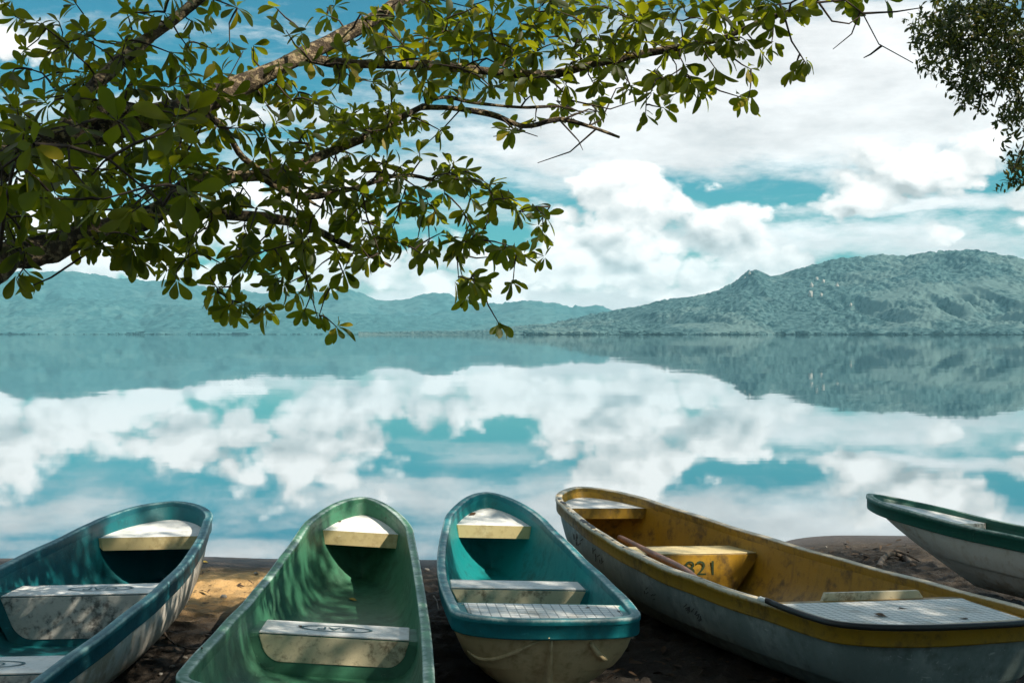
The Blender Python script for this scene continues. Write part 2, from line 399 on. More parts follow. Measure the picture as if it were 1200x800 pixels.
# ------------------------------------------------------------------ hills across the lake
def forest(name, a, b_, scale, patch):
    m, t, b = new_mat(name)
    P = t.node('ShaderNodeNewGeometry').outputs['Position']
    n1 = t.noise(P, scale, 5, .6); n2 = t.noise(P, scale * 14, 4, .65)
    c = t.mix(t.step(n2, .36, .64), a, b_)
    c = t.mix(t.step(t.m('ADD', n1, t.m('MULTIPLY', n2, .3)), .64, .74, 0, .6), c, patch)
    t.l.new(c, b.inputs['Base Color']); b.inputs['Roughness'].default_value = .95
    b.inputs['Specular IOR Level'].default_value = .1
    return m
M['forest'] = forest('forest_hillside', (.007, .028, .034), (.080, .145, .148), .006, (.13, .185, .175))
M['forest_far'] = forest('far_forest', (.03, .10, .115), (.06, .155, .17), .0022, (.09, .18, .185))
M['rock'] = plain('pale_cliff_rock', (.42, .40, .36), .9, .4, .06, .5)
def hill(name, label, ridge, r_shore, r_ridge, mat, ncol, nrow, canopy, spur, seed, az0, az1, back=1.35, prof=1.15, rug=0.0):
    """ridge: list of (pixel x, pixel y) of the skyline; the slope rises from the shore to it"""
    px = np.linspace(az0, az1, ncol)
    hpx = np.interp(px, [p[0] for p in ridge], [391 - p[1] for p in ridge])
    ker = np.exp(-np.linspace(-2, 2, 9) ** 2); hpx = np.convolve(np.pad(hpx, 4, 'edge'), ker / ker.sum(), 'valid')
    hpx = hpx + rug * np.clip(hpx / 30, 0, 1) * fbm(px / 26, px * 0 + seed, 4, seed + 70, .55)
    tt = np.concatenate([np.linspace(0, 1, nrow), np.linspace(1.02, back, 14)])
    A, Tt = np.meshgrid(px, tt)
    tanx = (A - 600) / FPX
    depth = r_shore + (r_ridge - r_shore) * Tt + 0 * A
    depth = depth * (1 + .06 * fbm(A / 160, A * 0 + 3, 3, seed + 50))
    Xw = tanx * depth; Yw = depth
    Hr = hpx[None, :] / FPX * depth
    up = np.clip(Tt, 0, 1)
    sh = np.where(Tt <= 1, (up ** prof) * (1.0 - .0 * up), 1 - ((Tt - 1) / (back - 1)) ** 1.5 * 1.0)
    env = np.sin(np.clip(Tt, 0, 1) * math.pi) ** .8
    L = spur
    sp = (1 - np.abs(fbm(Xw / L + .35 * Yw / L, Yw / (L * 3.2), 4, seed, .55))) ** 1.6 - .55
    Z = Hr * sh + Hr.max() * .58 * sp * env * np.clip(Hr / Hr.max() * 1.4, .1, 1)
    Z = np.minimum(Z, Hr * np.clip(.06 + 1.0 * Tt, 0, 1.0) + 0 * Z) if False else Z
    lim = Hr * 1.0 * (Tt * .98 + .02) / 1.0
    Z = np.where(Tt < 1, np.minimum(Z, np.maximum(lim * 1.12, Hr * sh)), Z)
    cz = canopy * (np.clip(fbm(Xw / (canopy * 1.35), Yw / (canopy * 2.2), 3, seed + 9, .6) + .3, -.3, 1.2))
    Z = Z + cz * np.clip(Tt * 8, .25, 1) * (.35 + .65 * (fbm(Xw / 90, Yw / 160, 3, seed + 4) > -.25))
    Z = np.where(Tt >= back - 1e-6, -4.6, Z); Z[0, :] = -2.0
    idx = np.arange(Z.size).reshape(Z.shape)
    F = np.stack([idx[:-1, :-1], idx[:-1, 1:], idx[1:, 1:], idx[1:, :-1]], -1).reshape(-1, 4)
    o = fast_mesh(name, np.stack([Xw, Yw, Z], -1).reshape(-1, 3), F, mat)
    tag(o, label=label, kind='structure')
    return o, (Xw, Yw, Z, A, Tt)
R1 = [(420, 391), (560, 388), (600, 384), (640, 380), (665, 375), (690, 369), (720, 364), (745, 361), (770, 354), (800, 349), (825, 345), (845, 338), (860, 331), (868, 324), (876, 319), (884, 318), (893, 320),
      (902, 324), (915, 322), (935, 316), (960, 309), (985, 303), (1010, 301), (1040, 298), (1060, 299), (1085, 296), (1110, 294), (1130, 293), (1150, 294), (1175, 299), (1200, 303), (1260, 312), (1350, 330), (1500, 340), (1700, 350), (1900, 360)]
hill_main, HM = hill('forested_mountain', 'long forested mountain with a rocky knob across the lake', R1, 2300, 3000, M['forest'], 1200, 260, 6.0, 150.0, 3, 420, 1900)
R2 = [(-800, 340), (-500, 325), (-300, 318), (-150, 322), (0, 321), (50, 318), (100, 321), (160, 327), (220, 331), (260, 338), (320, 344), (380, 343), (402, 340), (430, 346), (455, 351), (475, 352), (500, 346), (520, 344),
      (545, 352), (565, 356), (600, 356), (625, 353), (660, 358), (690, 360), (740, 364), (820, 370), (1000, 378), (1200, 380), (1900, 385)]
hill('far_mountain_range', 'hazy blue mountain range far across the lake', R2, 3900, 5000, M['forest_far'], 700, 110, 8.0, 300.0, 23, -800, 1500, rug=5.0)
R3 = [(-800, 372), (-400, 360), (-200, 352), (-60, 350), (40, 352), (120, 350), (180, 356), (240, 362), (300, 366), (360, 365), (430, 369), (500, 372), (560, 375), (620, 378), (680, 382), (760, 386), (900, 388), (1500, 389)]
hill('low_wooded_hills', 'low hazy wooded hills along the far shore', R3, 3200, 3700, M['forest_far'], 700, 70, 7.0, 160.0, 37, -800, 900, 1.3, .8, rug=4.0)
# pale cliffs on the mountain, pieces of the hill
Xw, Yw, Zw, A, Tt = HM
def hill_point(px, py):
    best = None
    j = int(np.argmin(np.abs(A[0] - px)))
    qx, qy, _ = project(np.stack([Xw[:260, j], Yw[:260, j], Zw[:260, j]], -1))
    i = int(np.argmin(np.abs(qy - py))); return Xw[i, j], Yw[i, j], Zw[i, j]
rr = random.Random(3)
rock_me = None
for (px, py, s) in [(951, 336, 8), (957, 328, 6), (964, 331, 7), (972, 334, 6), (981, 336, 7), (986, 333, 5), (950, 346, 9), (962, 347, 6), (996, 357, 5), (878, 321, 6), (873, 327, 5)]:
    x, y, z = hill_point(px, py)
    bm = bmesh.new(); bmesh.ops.create_icosphere(bm, subdivisions=2, radius=1)
    for v in bm.verts:
        k = 1 + .35 * math.sin(v.co.x * 5 + px) * math.cos(v.co.z * 4 + py)
        v.co = Vector((v.co.x * s * .55 * k, v.co.y * s * .6, v.co.z * s * k * .9))
    me = bpy.data.meshes.new('rock'); bm.to_mesh(me); bm.free(); me.materials.append(M['rock'])
    o = link(bpy.data.objects.new('rock', me), hill_main); o.location = (x, y - 2, z + s * .2)
# tree line along the far shore
def shore_trees(name, label, px0, px1, n, depth, h0, h1, mat, seed):
    r = np.random.default_rng(seed)
    bm = bmesh.new(); bmesh.ops.create_icosphere(bm, subdivisions=1, radius=1); bm.verts.ensure_lookup_table()
    bv = np.array([v.co[:] for v in bm.verts]); bf = np.array([[v.index for v in f.verts] for f in bm.faces]); bm.free()
    V = []; Fs = []
    for k in range(n):
        px = r.uniform(px0, px1); h = r.uniform(h0, h1) * (1.6 if r.random() < .12 else 1)
        if vnoise(np.array([px / 30.]), np.array([seed * 3.1]))[0] < .35: h *= .5
        d = depth * (1 + .06 * fbm(np.array([px / 160.]), np.array([3.]), 3, (3 if depth < 3000 else 37) + 50)[0]) + r.uniform(-6, 14)
        wd = h * r.uniform(.9, 2.4)
        v = bv * (1 + .25 * r.standard_normal((len(bv), 1)))
        V.append(v * (wd, wd, h * .55) + ((px - 600) / FPX * d, d, h * .5)); Fs.append(bf + len(bv) * k)
    o = fast_mesh(name, np.concatenate(V), np.concatenate(Fs), mat, smooth=False)
    tag(o, label=label, kind='stuff')
shore_trees('shoreline_woods', 'dark trees along the foot of the mountain', 600, 1900, 900, 2300, 2, 6, M['forest'], 5)
shore_trees('far_shoreline_woods', 'hazy trees along the far low shore', -700, 700, 800, 3200, 2.5, 6, M['forest_far'], 8)

# ------------------------------------------------------------------ haze
bm = bmesh.new(); bmesh.ops.create_cube(bm, size=1)
for v in bm.verts: v.co = Vector((v.co.x * 12400, v.co.y * 12400, v.co.z * 318 + 153))
me = bpy.data.meshes.new('haze'); bm.to_mesh(me); bm.free()
m = bpy.data.materials.new('haze_air'); m.use_nodes = True; nt = m.node_tree; nt.nodes.clear()
pv = nt.nodes.new('ShaderNodeVolumePrincipled'); om = nt.nodes.new('ShaderNodeOutputMaterial')
pv.inputs['Color'].default_value = (.36, .82, 1.0, 1); pv.inputs['Density'].default_value = HAZE_DENSITY; pv.inputs['Anisotropy'].default_value = 0.0
nt.links.new(pv.outputs[0], om.inputs['Volume']); me.materials.append(m)
o = link(bpy.data.objects.new('haze', me)); tag(o, kind='stuff', label='pale blue haze over the lake'); o.display_type = 'WIRE'
# ------------------------------------------------------------------ boats
class Boat:
    """moulded open boat; local x across, y from stern (0) to bow (L), z up from the water level"""
    def __init__(s, name, label, prm, mats, group=None, rake=.42, rock=.10, rock0=.72, be=.59, rake_s=.12, full=True):
        if full: s.OUT, s.INN = Boat.OUT_FULL, Boat.INN_FULL
        s.rake, s.rock, s.rock0, s.be, s.rake_s = rake, rock, rock0, be, rake_s
        (x0, y0, th, s.L, s.Ws, s.Wm, s.Wc, s.lb, s.pb, rs, s.zs, s.zm, s.zb, s.roll) = prm
        s.rs = abs(rs) + .05; s.mats = mats; s.x0, s.y0, s.th = x0, y0, th
        s.root = empty(name, (x0, y0, 0), th); tag(s.root, label, 'boat', group)
        a, b, c = 14, 26, 22
        s.d = np.concatenate([s.rs * (1 - np.cos(np.linspace(0, np.pi / 2, a)))[:-1], np.linspace(s.rs, s.L - s.lb, b)[:-1], s.L - s.lb + s.lb * np.sin(np.linspace(0, np.pi / 2, c))])
        # closed loop: starboard (+x) stern to bow, port back
        self_d = np.concatenate([s.d, s.d[-2:0:-1]]); side = np.concatenate([np.ones(len(s.d)), -np.ones(len(s.d) - 2)])
        s.ld = self_d; s.W = s.half(self_d); s.lx = s.W * side; s.lz = s.sheer(self_d)
        # outward normals in plan
        P = np.stack([s.lx, s.ld], 1); tn = np.roll(P, -1, 0) - np.roll(P, 1, 0)
        nn = np.stack([tn[:, 1], -tn[:, 0]], 1); s.n = nn / (np.linalg.norm(nn, axis=1, keepdims=True) + 1e-9)
    def half(s, d):
        t = np.clip((d - s.rs) / (s.L - s.lb - s.rs), 0, 1)
        W = s.Ws * (1 - t) * (1 - 2 * t) + 4 * s.Wm * t * (1 - t) + s.Wc * t * (2 * t - 1)
        st = np.clip(1 - d / s.rs, 0, 1); W = W * (1 - st ** 2.6) ** (1 / 2.6)
        bt = np.clip((d - (s.L - s.lb)) / s.lb, 0, 1); return W * np.clip(1 - bt ** s.pb, 0, 1) ** s.be
    def sheer(s, d):
        u = d / s.L
        return s.zm + (s.zs - s.zm) * np.clip(1 - u / .5, 0, 1) ** 2 + (s.zb - s.zm) * np.clip((u - .35) / .65, 0, 1) ** 2
    def base(s, d):
        wx = s.x0 - d * math.sin(s.th); wy = s.y0 + d * math.cos(s.th)
        u = d / s.L
        return ground_z(wx, wy).clip(-.02, .4) - .005 + s.rock * np.clip((u - s.rock0) / (1 - s.rock0), 0, 1) ** 1.6
    def out(s, V):
        V = np.array(V, float); V[:, 2] += s.roll * V[:, 0]; return V
    def ring(s, fw, t, off=0.0, zoff=0.0):
        """loop at depth t (0 gunwale .. 1 keel) with width factor fw, moved outward by off"""
        rake_b = s.rake; rake_s = s.rake_s; x = s.lx * fw + s.n[:, 0] * off; y = s.ld + s.n[:, 1] * off
        yy = rake_s * t ** 1.3 + (y / s.L) * (s.L - rake_s * t ** 1.3 - rake_b * t ** 1.5)
        zb = s.base(np.clip(yy, 0, s.L)); z = s.lz * (1 - t) + zb * t + zoff
        return np.stack([x, yy, z], 1)
    def strip(s, name, rings, mat, parent=None, cap=False, wear=None, flip=False):
        n = len(s.lx); V = np.concatenate(rings); F = []
        for k in range(len(rings) - 1):
            for i in range(n):
                j = (i + 1) % n; f = (k * n + i, k * n + j, (k + 1) * n + j, (k + 1) * n + i)
                F.append(f[::-1] if flip else f)
        attrs = {'wear': np.repeat(wear, n)} if wear is not None else None
        return mesh_obj(name, s.out(V), F, mat, parent or s.root, attrs=attrs)
    OUT = [(.99, .0), (.99, .12), (.965, .26), (.925, .40), (.87, .52), (.815, .60), (.80, .62), (.775, .64), (.755, .645), (.74, .655), (.65, .76), (.52, .86), (.34, .94), (.14, .985), (.0, 1.0)]
    INN = [(1.0, .0), (.975, .18), (.935, .36), (.885, .47), (.81, .57), (.71, .65), (.60, .705), (.40, .725), (.0, .73)]
    OUT_FULL = [(.99, .0), (.99, .12), (.98, .26), (.955, .40), (.92, .52), (.885, .60), (.87, .62), (.85, .64), (.835, .645), (.82, .655), (.74, .76), (.62, .86), (.42, .94), (.18, .985), (.0, 1.0)]
    INN_FULL = [(1.0, .0), (.985, .18), (.962, .36), (.935, .47), (.89, .57), (.82, .65), (.71, .705), (.46, .725), (.0, .73)]
    def build(s):
        m = s.mats
        s.hull = s.strip('hull', [s.ring(f, t) for f, t in s.OUT], m['hull'], flip=True)
        s.liner = s.strip('liner', [s.ring(f, t, -.022 if f > .5 else 0) for f, t in s.INN], m['liner'])
        prof = [(-.026, -.05, .1), (-.030, -.004, .2), (-.0285, .004, .75), (-.024, .0075, .9), (.004, .009, .55), (.013, .0085, .85), (.0175, .005, 1.0), (.019, -.002, .8), (.0185, -.018, .2), (.0165, -.022, .05), (.0135, -.024, .05), (.0130, -.078, .1), (.0110, -.085, .3), (.004, -.088, .2), (-.002, -.088, .1)]
        rings = []
        for o_, z_, _ in prof:
            r = s.ring(1.0, 0.0, o_); r[:, 2] = s.lz + z_ + .0025 * np.sin(s.ld * 9 + s.lx * 7); rings.append(r)
        s.rim = s.strip('gunwale', rings, m['rim'], wear=np.array([p[2] for p in prof]), flip=True)
        return s
    def inner_half(s, d, z):
        """half width of the liner at station d and height z"""
        zg = float(s.sheer(np.array(d))); zb = float(s.base(np.array(d))); t = min(max((zg - z) / (zg - zb), 0), .72)
        f = np.interp(t, [p[1] for p in s.INN], [p[0] for p in s.INN])
        return float(s.half(np.array(d))) * f - .022
    def prism(s, name, poly_top, mat, parent=None, thick=.004):
        """thin raised panel from an outline (list of 3-D points, ccw seen from outside) with its normal thickness"""
        P = [Vector(p) for p in poly_top]; nrm = Vector((0, 0, 0))
        for i in range(len(P)):
            a, b = P[i], P[(i + 1) % len(P)]; nrm += a.cross(b)
        nrm.normalize(); n = len(P); ctr = sum(P, Vector()) / n
        V = [p - nrm * .002 for p in P] + [p + nrm * (thick * .6) for p in P] + [p + (ctr - p).normalized() * thick + nrm * thick for p in P]
        F = []
        for k in range(2):
            for i in range(n):
                j = (i + 1) % n; F.append((k * n + i, k * n + j, (k + 1) * n + j, (k + 1) * n + i))
        F.append(tuple(range(2 * n, 3 * n)))
        return mesh_obj(name, s.out(V), F, mat, parent or s.root, smooth=False)
    def thwart(s, d0, d1, z, top_mat, front_mat, base_mat, inset=.16, drop=.26, emblem=False):
        """moulded bench across the boat: d0 near (stern) edge, d1 far edge"""
        zf = float(s.base(np.array(d0))) + .13
        w0, w1 = s.inner_half(d0, z) + .015, s.inner_half(d1, z) + .015
        b0, b1 = s.inner_half(d0, zf + .02) + .006, s.inner_half(d1, zf + .02) + .006
        r = .018
        V = []; F = []
        prof = [(d0 - .040, zf - .05, b0 * .86), (d0 - .035, zf, b0), (d0 - .004, z - r, w0), (d0 + r * .4, z - r * .25, w0), (d0 + r * 1.3, z, w0), (d1 - r, z, w1), (d1, z - r, w1), (d1 + .02, zf, b1), (d1 + .024, zf - .05, b1 * .86)]
        for (y, zz, ww) in prof:
            V += [(-ww, y, zz), (-ww * .5, y, zz), (ww * .5, y, zz), (ww, y, zz)]
        for k in range(len(prof) - 1):
            for i in range(3): F.append((k * 4 + i, k * 4 + i + 1, k * 4 + 5 + i, k * 4 + 4 + i))
        seat = mesh_obj('seat', s.out(V), F, base_mat, s.root, smooth=False)
        wi = w0 * (1 - inset); wo = w1 * (1 - inset * .9)
        s.prism('seat_top', [(-wi, d0 + .004, z + .001), (wi, d0 + .004, z + .001), (wo, d1 - .012, z + .001), (-wo, d1 - .012, z + .001)], top_mat, seat)
        zt = z - .005; zl = max(z - drop, zf + .02); rc = min(.07, (zt - zl) * .4)
        zl = max(z - drop, zf + .045); wq = lambda zz: float(np.interp(zz, [zf, z - r], [b0, w0])) * (1 - inset)
        pts = [(wi, zt), (-wi, zt)]
        for a in np.linspace(0, math.pi / 2, 6): pts.append((-wq(zl + rc - rc * math.sin(a)) + rc * (1 - math.cos(a)), zl + rc - rc * math.sin(a)))
        for a in np.linspace(math.pi / 2, 0, 6): pts.append((wq(zl + rc - rc * math.sin(a)) - rc * (1 - math.cos(a)), zl + rc - rc * math.sin(a)))
        def fy(zz): return np.interp(zz, [zf, z - r], [d0 - .035, d0 - .004]) - .001
        s.prism('seat_front', [(p[0], fy(p[1]), p[1]) for p in pts], front_mat, seat)
        if emblem is not False:
            s.emblem((emblem, (d0 + d1) / 2, z + .0075), .175, .062, seat)
        return seat
    def emblem(s, c, a, b_, parent):
        n = 40; V = []; F = []
        for k in range(n):
            t = 2 * math.pi * k / n
            for f in (1.0, .91): V.append((c[0] + a * f * math.cos(t), c[1] + b_ * (f if f == 1 else .84) * math.sin(t), c[2]))
        F = [(2 * k, 2 * ((k + 1) % n), 2 * ((k + 1) % n) + 1, 2 * k + 1) for k in range(n)]
        e = mesh_obj('emblem', s.out(V), F, M['mark_teal'], parent, smooth=False)
        # letters, facing a rower sitting towards the stern
        tm = text_mesh('GAP', .085)
        Vt = np.array([(c[0] - v[0] * 1.15, c[1] - v[1], c[2] + .0005) for v in tm[0]])
        mesh_obj('lettering', s.out(Vt), tm[1], M['mark_teal'], parent, smooth=False)
    def bow_deck(s, dd, drop, top_mat, front_mat, face=.10, under_mat=None):
        """deck plate in the bow, below the gunwale; its front face looks aft"""
        zt = float(s.sheer(np.array(dd))) - drop; ze = s.zb - drop * 1.05
        tq = drop / (s.zb - float(s.base(np.array(s.L)))); rg = s.ring(float(np.interp(tq, [p[1] for p in s.OUT], [p[0] for p in s.OUT])), tq, -.010)
        pts = [(q[0], q[1], zt + (ze - zt) * (q[1] - dd) / (s.L - dd)) for q in rg if q[1] >= dd + .004]
        wd = s.inner_half(dd, zt) + .016
        pts = [(wd * .9, dd - .012, zt + .004), (wd, dd, zt)] + pts + [(-wd, dd, zt), (-wd * .9, dd - .012, zt + .004)]
        n = len(pts); ctr = (0, (dd + s.L) / 2, (zt + ze) / 2)
        V = [ctr] + pts; F = [(0, i, i + 1) for i in range(1, n)] + [(0, n, 1)]
        deck = mesh_obj('bow_deck', s.out(V), F, top_mat, s.root, smooth=False)
        wl = wd * .86; y0 = dd - .012
        V = [(-wd, y0 + .012, zt), (-wd * .9, y0, zt + .004), (wd * .9, y0, zt + .004), (wd, y0 + .012, zt), (-wl * 1.12, y0 + .006, zt - face * .55), (-wl, y0 - .004, zt - face), (wl, y0 - .004, zt - face), (wl * 1.12, y0 + .006, zt - face * .55),
             (-wl, y0 + .02, zt - face - .004), (wl, y0 + .02, zt - face - .004)]
        mesh_obj('deck_front', s.out(V), [(5, 6, 2, 1), (5, 1, 0, 4), (6, 7, 3, 2), (8, 9, 6, 5)], front_mat, deck, smooth=False)
        # painted cheeks beside the front panel
        for sg in (-1, 1):
            V = [(sg * wd * 1.0, dd + .006, zt - .002), (sg * wl * .8, dd + .006, zt - .002), (sg * wl * .8, dd + .006, zt - face * .98), (sg * (s.inner_half(dd, zt - face * 1.0) + .01), dd + .006, zt - face * .98)]
            mesh_obj('deck_cheek', s.out(V), [(0, 1, 2, 3)], s.mats['liner'], deck, smooth=False)
        s.deck_z, s.deck_d = zt, dd
        return deck
    def stern_deck(s, ds, drop, top_mat, panel=True, lip=None):
        zt = float(s.sheer(np.array(ds * .3))) - drop
        sel = [i for i in range(len(s.lx)) if s.ld[i] <= ds]
        ins = [(s.lx[i] * .985 - s.n[i, 0] * .02, s.ld[i] - s.n[i, 1] * .024, zt, s.lx[i]) for i in sel]
        st = sorted([p for p in ins if p[3] > 1e-6], key=lambda p: p[1]); po = sorted([p for p in ins if p[3] < -1e-6], key=lambda p: -p[1])
        mid = [p for p in ins if abs(p[3]) <= 1e-6]
        pts = [p[:3] for p in po + mid + st]
        wd = s.inner_half(ds, zt) + .012
        pts = [(-wd, ds, zt)] + pts + [(wd, ds, zt)]
        n = len(pts); V = [(0, ds * .55, zt)] + pts; F = [(0, i, i + 1) for i in range(1, n)] + [(0, n, 1)]
        k = len(V); wk = s.inner_half(ds, zt - .14) + .004; V += [(-wk, ds, zt - .14), (wk, ds, zt - .14)]; F += [(n, 1, k, k + 1)]
        deck = mesh_obj('stern_seat', s.out(V), F, s.mats['liner'] if panel else top_mat, s.root, smooth=False)
        if panel:
            q = [(p[0] * .90, .5 * ds + (p[1] - .5 * ds) * .80, zt + .002) for p in pts]
            s.prism('nonskid_panel', q, top_mat, deck, .006)
        s.stern_z = zt
        return deck

def text_mesh(txt, size):
    cu = bpy.data.curves.new('txt', 'FONT'); cu.body = txt; cu.size = size; cu.align_x = 'CENTER'; cu.align_y = 'CENTER'; cu.resolution_u = 3
    ob = bpy.data.objects.new('txt', cu); COL.objects.link(ob)
    dg = bpy.context.evaluated_depsgraph_get(); me = bpy.data.meshes.new_from_object(ob.evaluated_get(dg))
    V = [v.co[:] for v in me.vertices]; F = [tuple(p.vertices) for p in me.polygons]
    bpy.data.objects.remove(ob); bpy.data.curves.remove(cu); bpy.data.meshes.remove(me)
    return V, F

G = 'boats pulled up on the beach'
# x0, y0, heading, length, half widths stern/mid/bow, bow length, bow roundness, stern corner, sheer stern/mid/bow, roll
b1 = Boat('rowing_boat', 'blue teal open boat with white hull and emblem on two white benches', (-2.24, 4.60, .006, 3.95, .46, .52, .36, .56, 1.7, .2, .565, .64, .775, .02), dict(hull=M['white_hull'], liner=M['blue_teal_in'], rim=M['blue_teal']), G).build()
b1.bow_deck(3.42, .10, M['seat_white'], M['deck_cream'], .075)
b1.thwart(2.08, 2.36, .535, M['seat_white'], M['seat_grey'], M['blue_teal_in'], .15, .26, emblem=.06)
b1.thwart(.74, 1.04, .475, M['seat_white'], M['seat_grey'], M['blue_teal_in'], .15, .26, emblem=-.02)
b2 = Boat('rowing_boat', 'green open boat with emblem on its single pale bench and yellow bow deck front', (-.76, 4.583, .057, 3.99, .464, .419,   .321, .66, 1.28, .199, .602, .573, .801, -.07), dict(hull=M['green'], liner=M['green_in'], rim=M['green']), G, be=.57).build()
b2.bow_deck(3.56, .095, M['seat_white'], M['deck_cream'], .085)
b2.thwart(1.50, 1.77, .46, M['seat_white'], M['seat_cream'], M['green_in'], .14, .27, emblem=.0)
b3 = Boat('rowing_boat', 'short bright teal dinghy with cream hull and rounded stern towards the land', (.185, 5.847, .113, 3.16, .438, .435, .329, .67, 1.36, .205, .588, .577, .78, -.04), dict(hull=M['cream_hull'], liner=M['teal_in'], rim=M['teal']), G, be=.57, rake_s=.24, full=False).build()
b3.bow_deck(2.72, .085, M['seat_white'], M['deck_cream'], .08)
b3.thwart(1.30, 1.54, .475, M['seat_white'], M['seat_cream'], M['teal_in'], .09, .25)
b3.stern_deck(.44, .012, M['nonskid'])
b4 = Boat('rowing_boat', 'mustard yellow open boat with grey hull and chipped gunwale, lying askew', (1.986, 5.578, .349, 4.287, .579, .595, .379, .564, 1.62, .2, .63, .60, .743, -.045), dict(hull=M['grey_hull'], liner=M['yellow_in'], rim=M['yellow']), G).build()
b4.bow_deck(3.86, .06, M['seat_white'], M['yellow'], .07)
b4.thwart(2.62, 2.92, .515, M['deck_cream'], M['yellow_in'], M['yellow_in'], .02, .34)
b4.stern_deck(.76, .03, M['nonskid'])
b5 = Boat('rowing_boat', 'dark green rimmed boat with weathered white hull beside the yellow boat', (5.199, 6.37, .81, 3.716, .45, .40, .37, .63, 1.9, .2, .6, .557, .775, -.10), dict(hull=M['white_hull'], liner=M['dark_green'], rim=M['dark_green']), G, .75, .24, .45, full=False).build()
b5.bow_deck(3.05, .03, M['seat_white'], M['seat_grey'], .08)
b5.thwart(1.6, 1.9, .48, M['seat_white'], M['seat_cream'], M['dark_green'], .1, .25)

# registration number on the yellow bench
sd0 = 2.62
tm = text_mesh('821', .13)
Vt = np.array([(.10 + v[0] * 1.25, sd0 - .004 - .0145 - .004, .425 + v[1]) for v in tm[0]])
mesh_obj('bench_number', b4.out(Vt), tm[1], M['mark_green'], b4.root, smooth=False)

# ------------------------------------------------------------------ trees
def tube(name, pts, radii, mat, parent, sides=10, rough=.12, seed=0, sub=5):
    """bent limb through pts with the given radii"""
    P = [Vector(p) for p in pts]; r_ = random.Random(seed)
    C = []; Rr = []
    for i in range(len(P) - 1):
        p0 = P[max(i - 1, 0)]; p1 = P[i]; p2 = P[i + 1]; p3 = P[min(i + 2, len(P) - 1)]
        for k in range(sub):
            t = k / sub
            C.append(.5 * ((2 * p1) + (p2 - p0) * t + (2 * p0 - 5 * p1 + 4 * p2 - p3) * t * t + (3 * p1 - p0 - 3 * p2 + p3) * t ** 3)); Rr.append(radii[i] * (1 - t) + radii[i + 1] * t)
    C.append(P[-1]); Rr.append(radii[-1])
    V = []; F = []
    up = Vector((.1, .2, 1)).normalized()
    for i, c in enumerate(C):
        tn = (C[min(i + 1, len(C) - 1)] - C[max(i - 1, 0)]).normalized()
        u = tn.cross(up).normalized(); v = u.cross(tn)
        for k in range(sides):
            a = 2 * math.pi * k / sides; rr_ = Rr[i] * (1 + rough * math.sin(a * 2 + i * .6 + seed) + rough * (r_.random() - .5) * 1.4)
            V.append(c + u * (math.cos(a) * rr_) + v * (math.sin(a) * rr_))
    n = len(C)
    for i in range(n - 1):
        for k in range(sides):
            j = (k + 1) % sides; F.append((i * sides + k, i * sides + j, (i + 1) * sides + j, (i + 1) * sides + k))
    F.append(tuple(range(sides))[::-1]); F.append(tuple((n - 1) * sides + k for k in range(sides)))
    mesh_obj(name, V, F, mat, parent)
    return C

# leaf blades: obovate, folded along the midrib, curling a little
def leaf_template(hi=True):
    prof = [(0, .012), (.10, .04), (.30, .115), (.50, .19), (.68, .22), (.84, .185), (.95, .095), (1.0, .0)] if hi else [(0, .012), (.45, .18), (.78, .17), (1.0, .0)]
    V = []; F = []
    for (t, wd) in prof:
        z = -.16 * t * t
        V += [(-wd, t, z + wd * .28), (0, t, z), (wd, t, z + wd * .28)]
    for k in range(len(prof) - 1):
        F += [(3 * k, 3 * k + 1, 3 * k + 4, 3 * k + 3), (3 * k + 1, 3 * k + 2, 3 * k + 5, 3 * k + 4)]
    return np.array(V, float), np.array(F)
LV, LF = leaf_template(True); LV2, LF2 = leaf_template(False)
def leaves_mesh(name, pos, ydir, zdir, size, tone, mat, parent, tmpl=(LV2, LF2), wscale=None):
    V0, F0 = tmpl; n = len(pos); k = len(V0)
    y = ydir / (np.linalg.norm(ydir, axis=1, keepdims=True) + 1e-9)
    x = np.cross(y, zdir); x /= (np.linalg.norm(x, axis=1, keepdims=True) + 1e-9); z = np.cross(x, y)
    B = np.stack([x, y, z], 1) * size[:, None, None]
    if wscale is not None: B[:, 0, :] *= wscale[:, None]
    curl = np.random.default_rng(n).normal(0, .22, n); twist = np.random.default_rng(n + 1).normal(0, .12, n)
    V = np.einsum('kc,ncd->nkd', V0, B) + pos[:, None, :] + (z * size[:, None])[:, None, :] * (curl[:, None] * V0[None, :, 1] ** 2)[:, :, None] + (x * size[:, None])[:, None, :] * (twist[:, None] * V0[None, :, 1] ** 2)[:, :, None]
    F = (F0[None] + (np.arange(n) * k)[:, None, None]).reshape(-1, F0.shape[1])
    return fast_mesh(name, V.reshape(-1, 3), F, mat, parent, smooth=True, attrs={'tone': np.repeat(tone, k)})

# ---- the broad-leaved tree whose limbs reach out over the boats
tree = empty('broadleaf_tree', (-3.9, 4.1, float(ground_z(-3.9, 4.1))))
tag(tree, 'broad leaved tree reaching long mossy limbs out over the boats', 'tree')
T0 = tree.location.copy()
def loc(p): return Vector(p) - T0
limbs = []
def limb(name, px, radii, seed, extra=None):
    pts = [at_depth(*p) for p in px]
    if extra: pts = [Vector(e) for e in extra] + pts
    C = tube(name, [loc(p) for p in pts], radii, M['bark'], tree, seed=seed)
    limbs.append([c + T0 for c in C]); return C
tube('trunk', [(0, 0, -.1), (.05, .02, .5), (.2, .1, 1.1), (.42, .22, 1.7), (.5, .3, 2.3), (.45, .35, 3.2), (.3, .3, 4.4), (.35, .2, 5.6)], [.30, .25, .22, .20, .17, .13, .10, .06], M['bark'], tree, 14, .1, 3)
TA = (-3.47, 4.33, 2.25); TC = (-3.5, 4.32, 1.85)
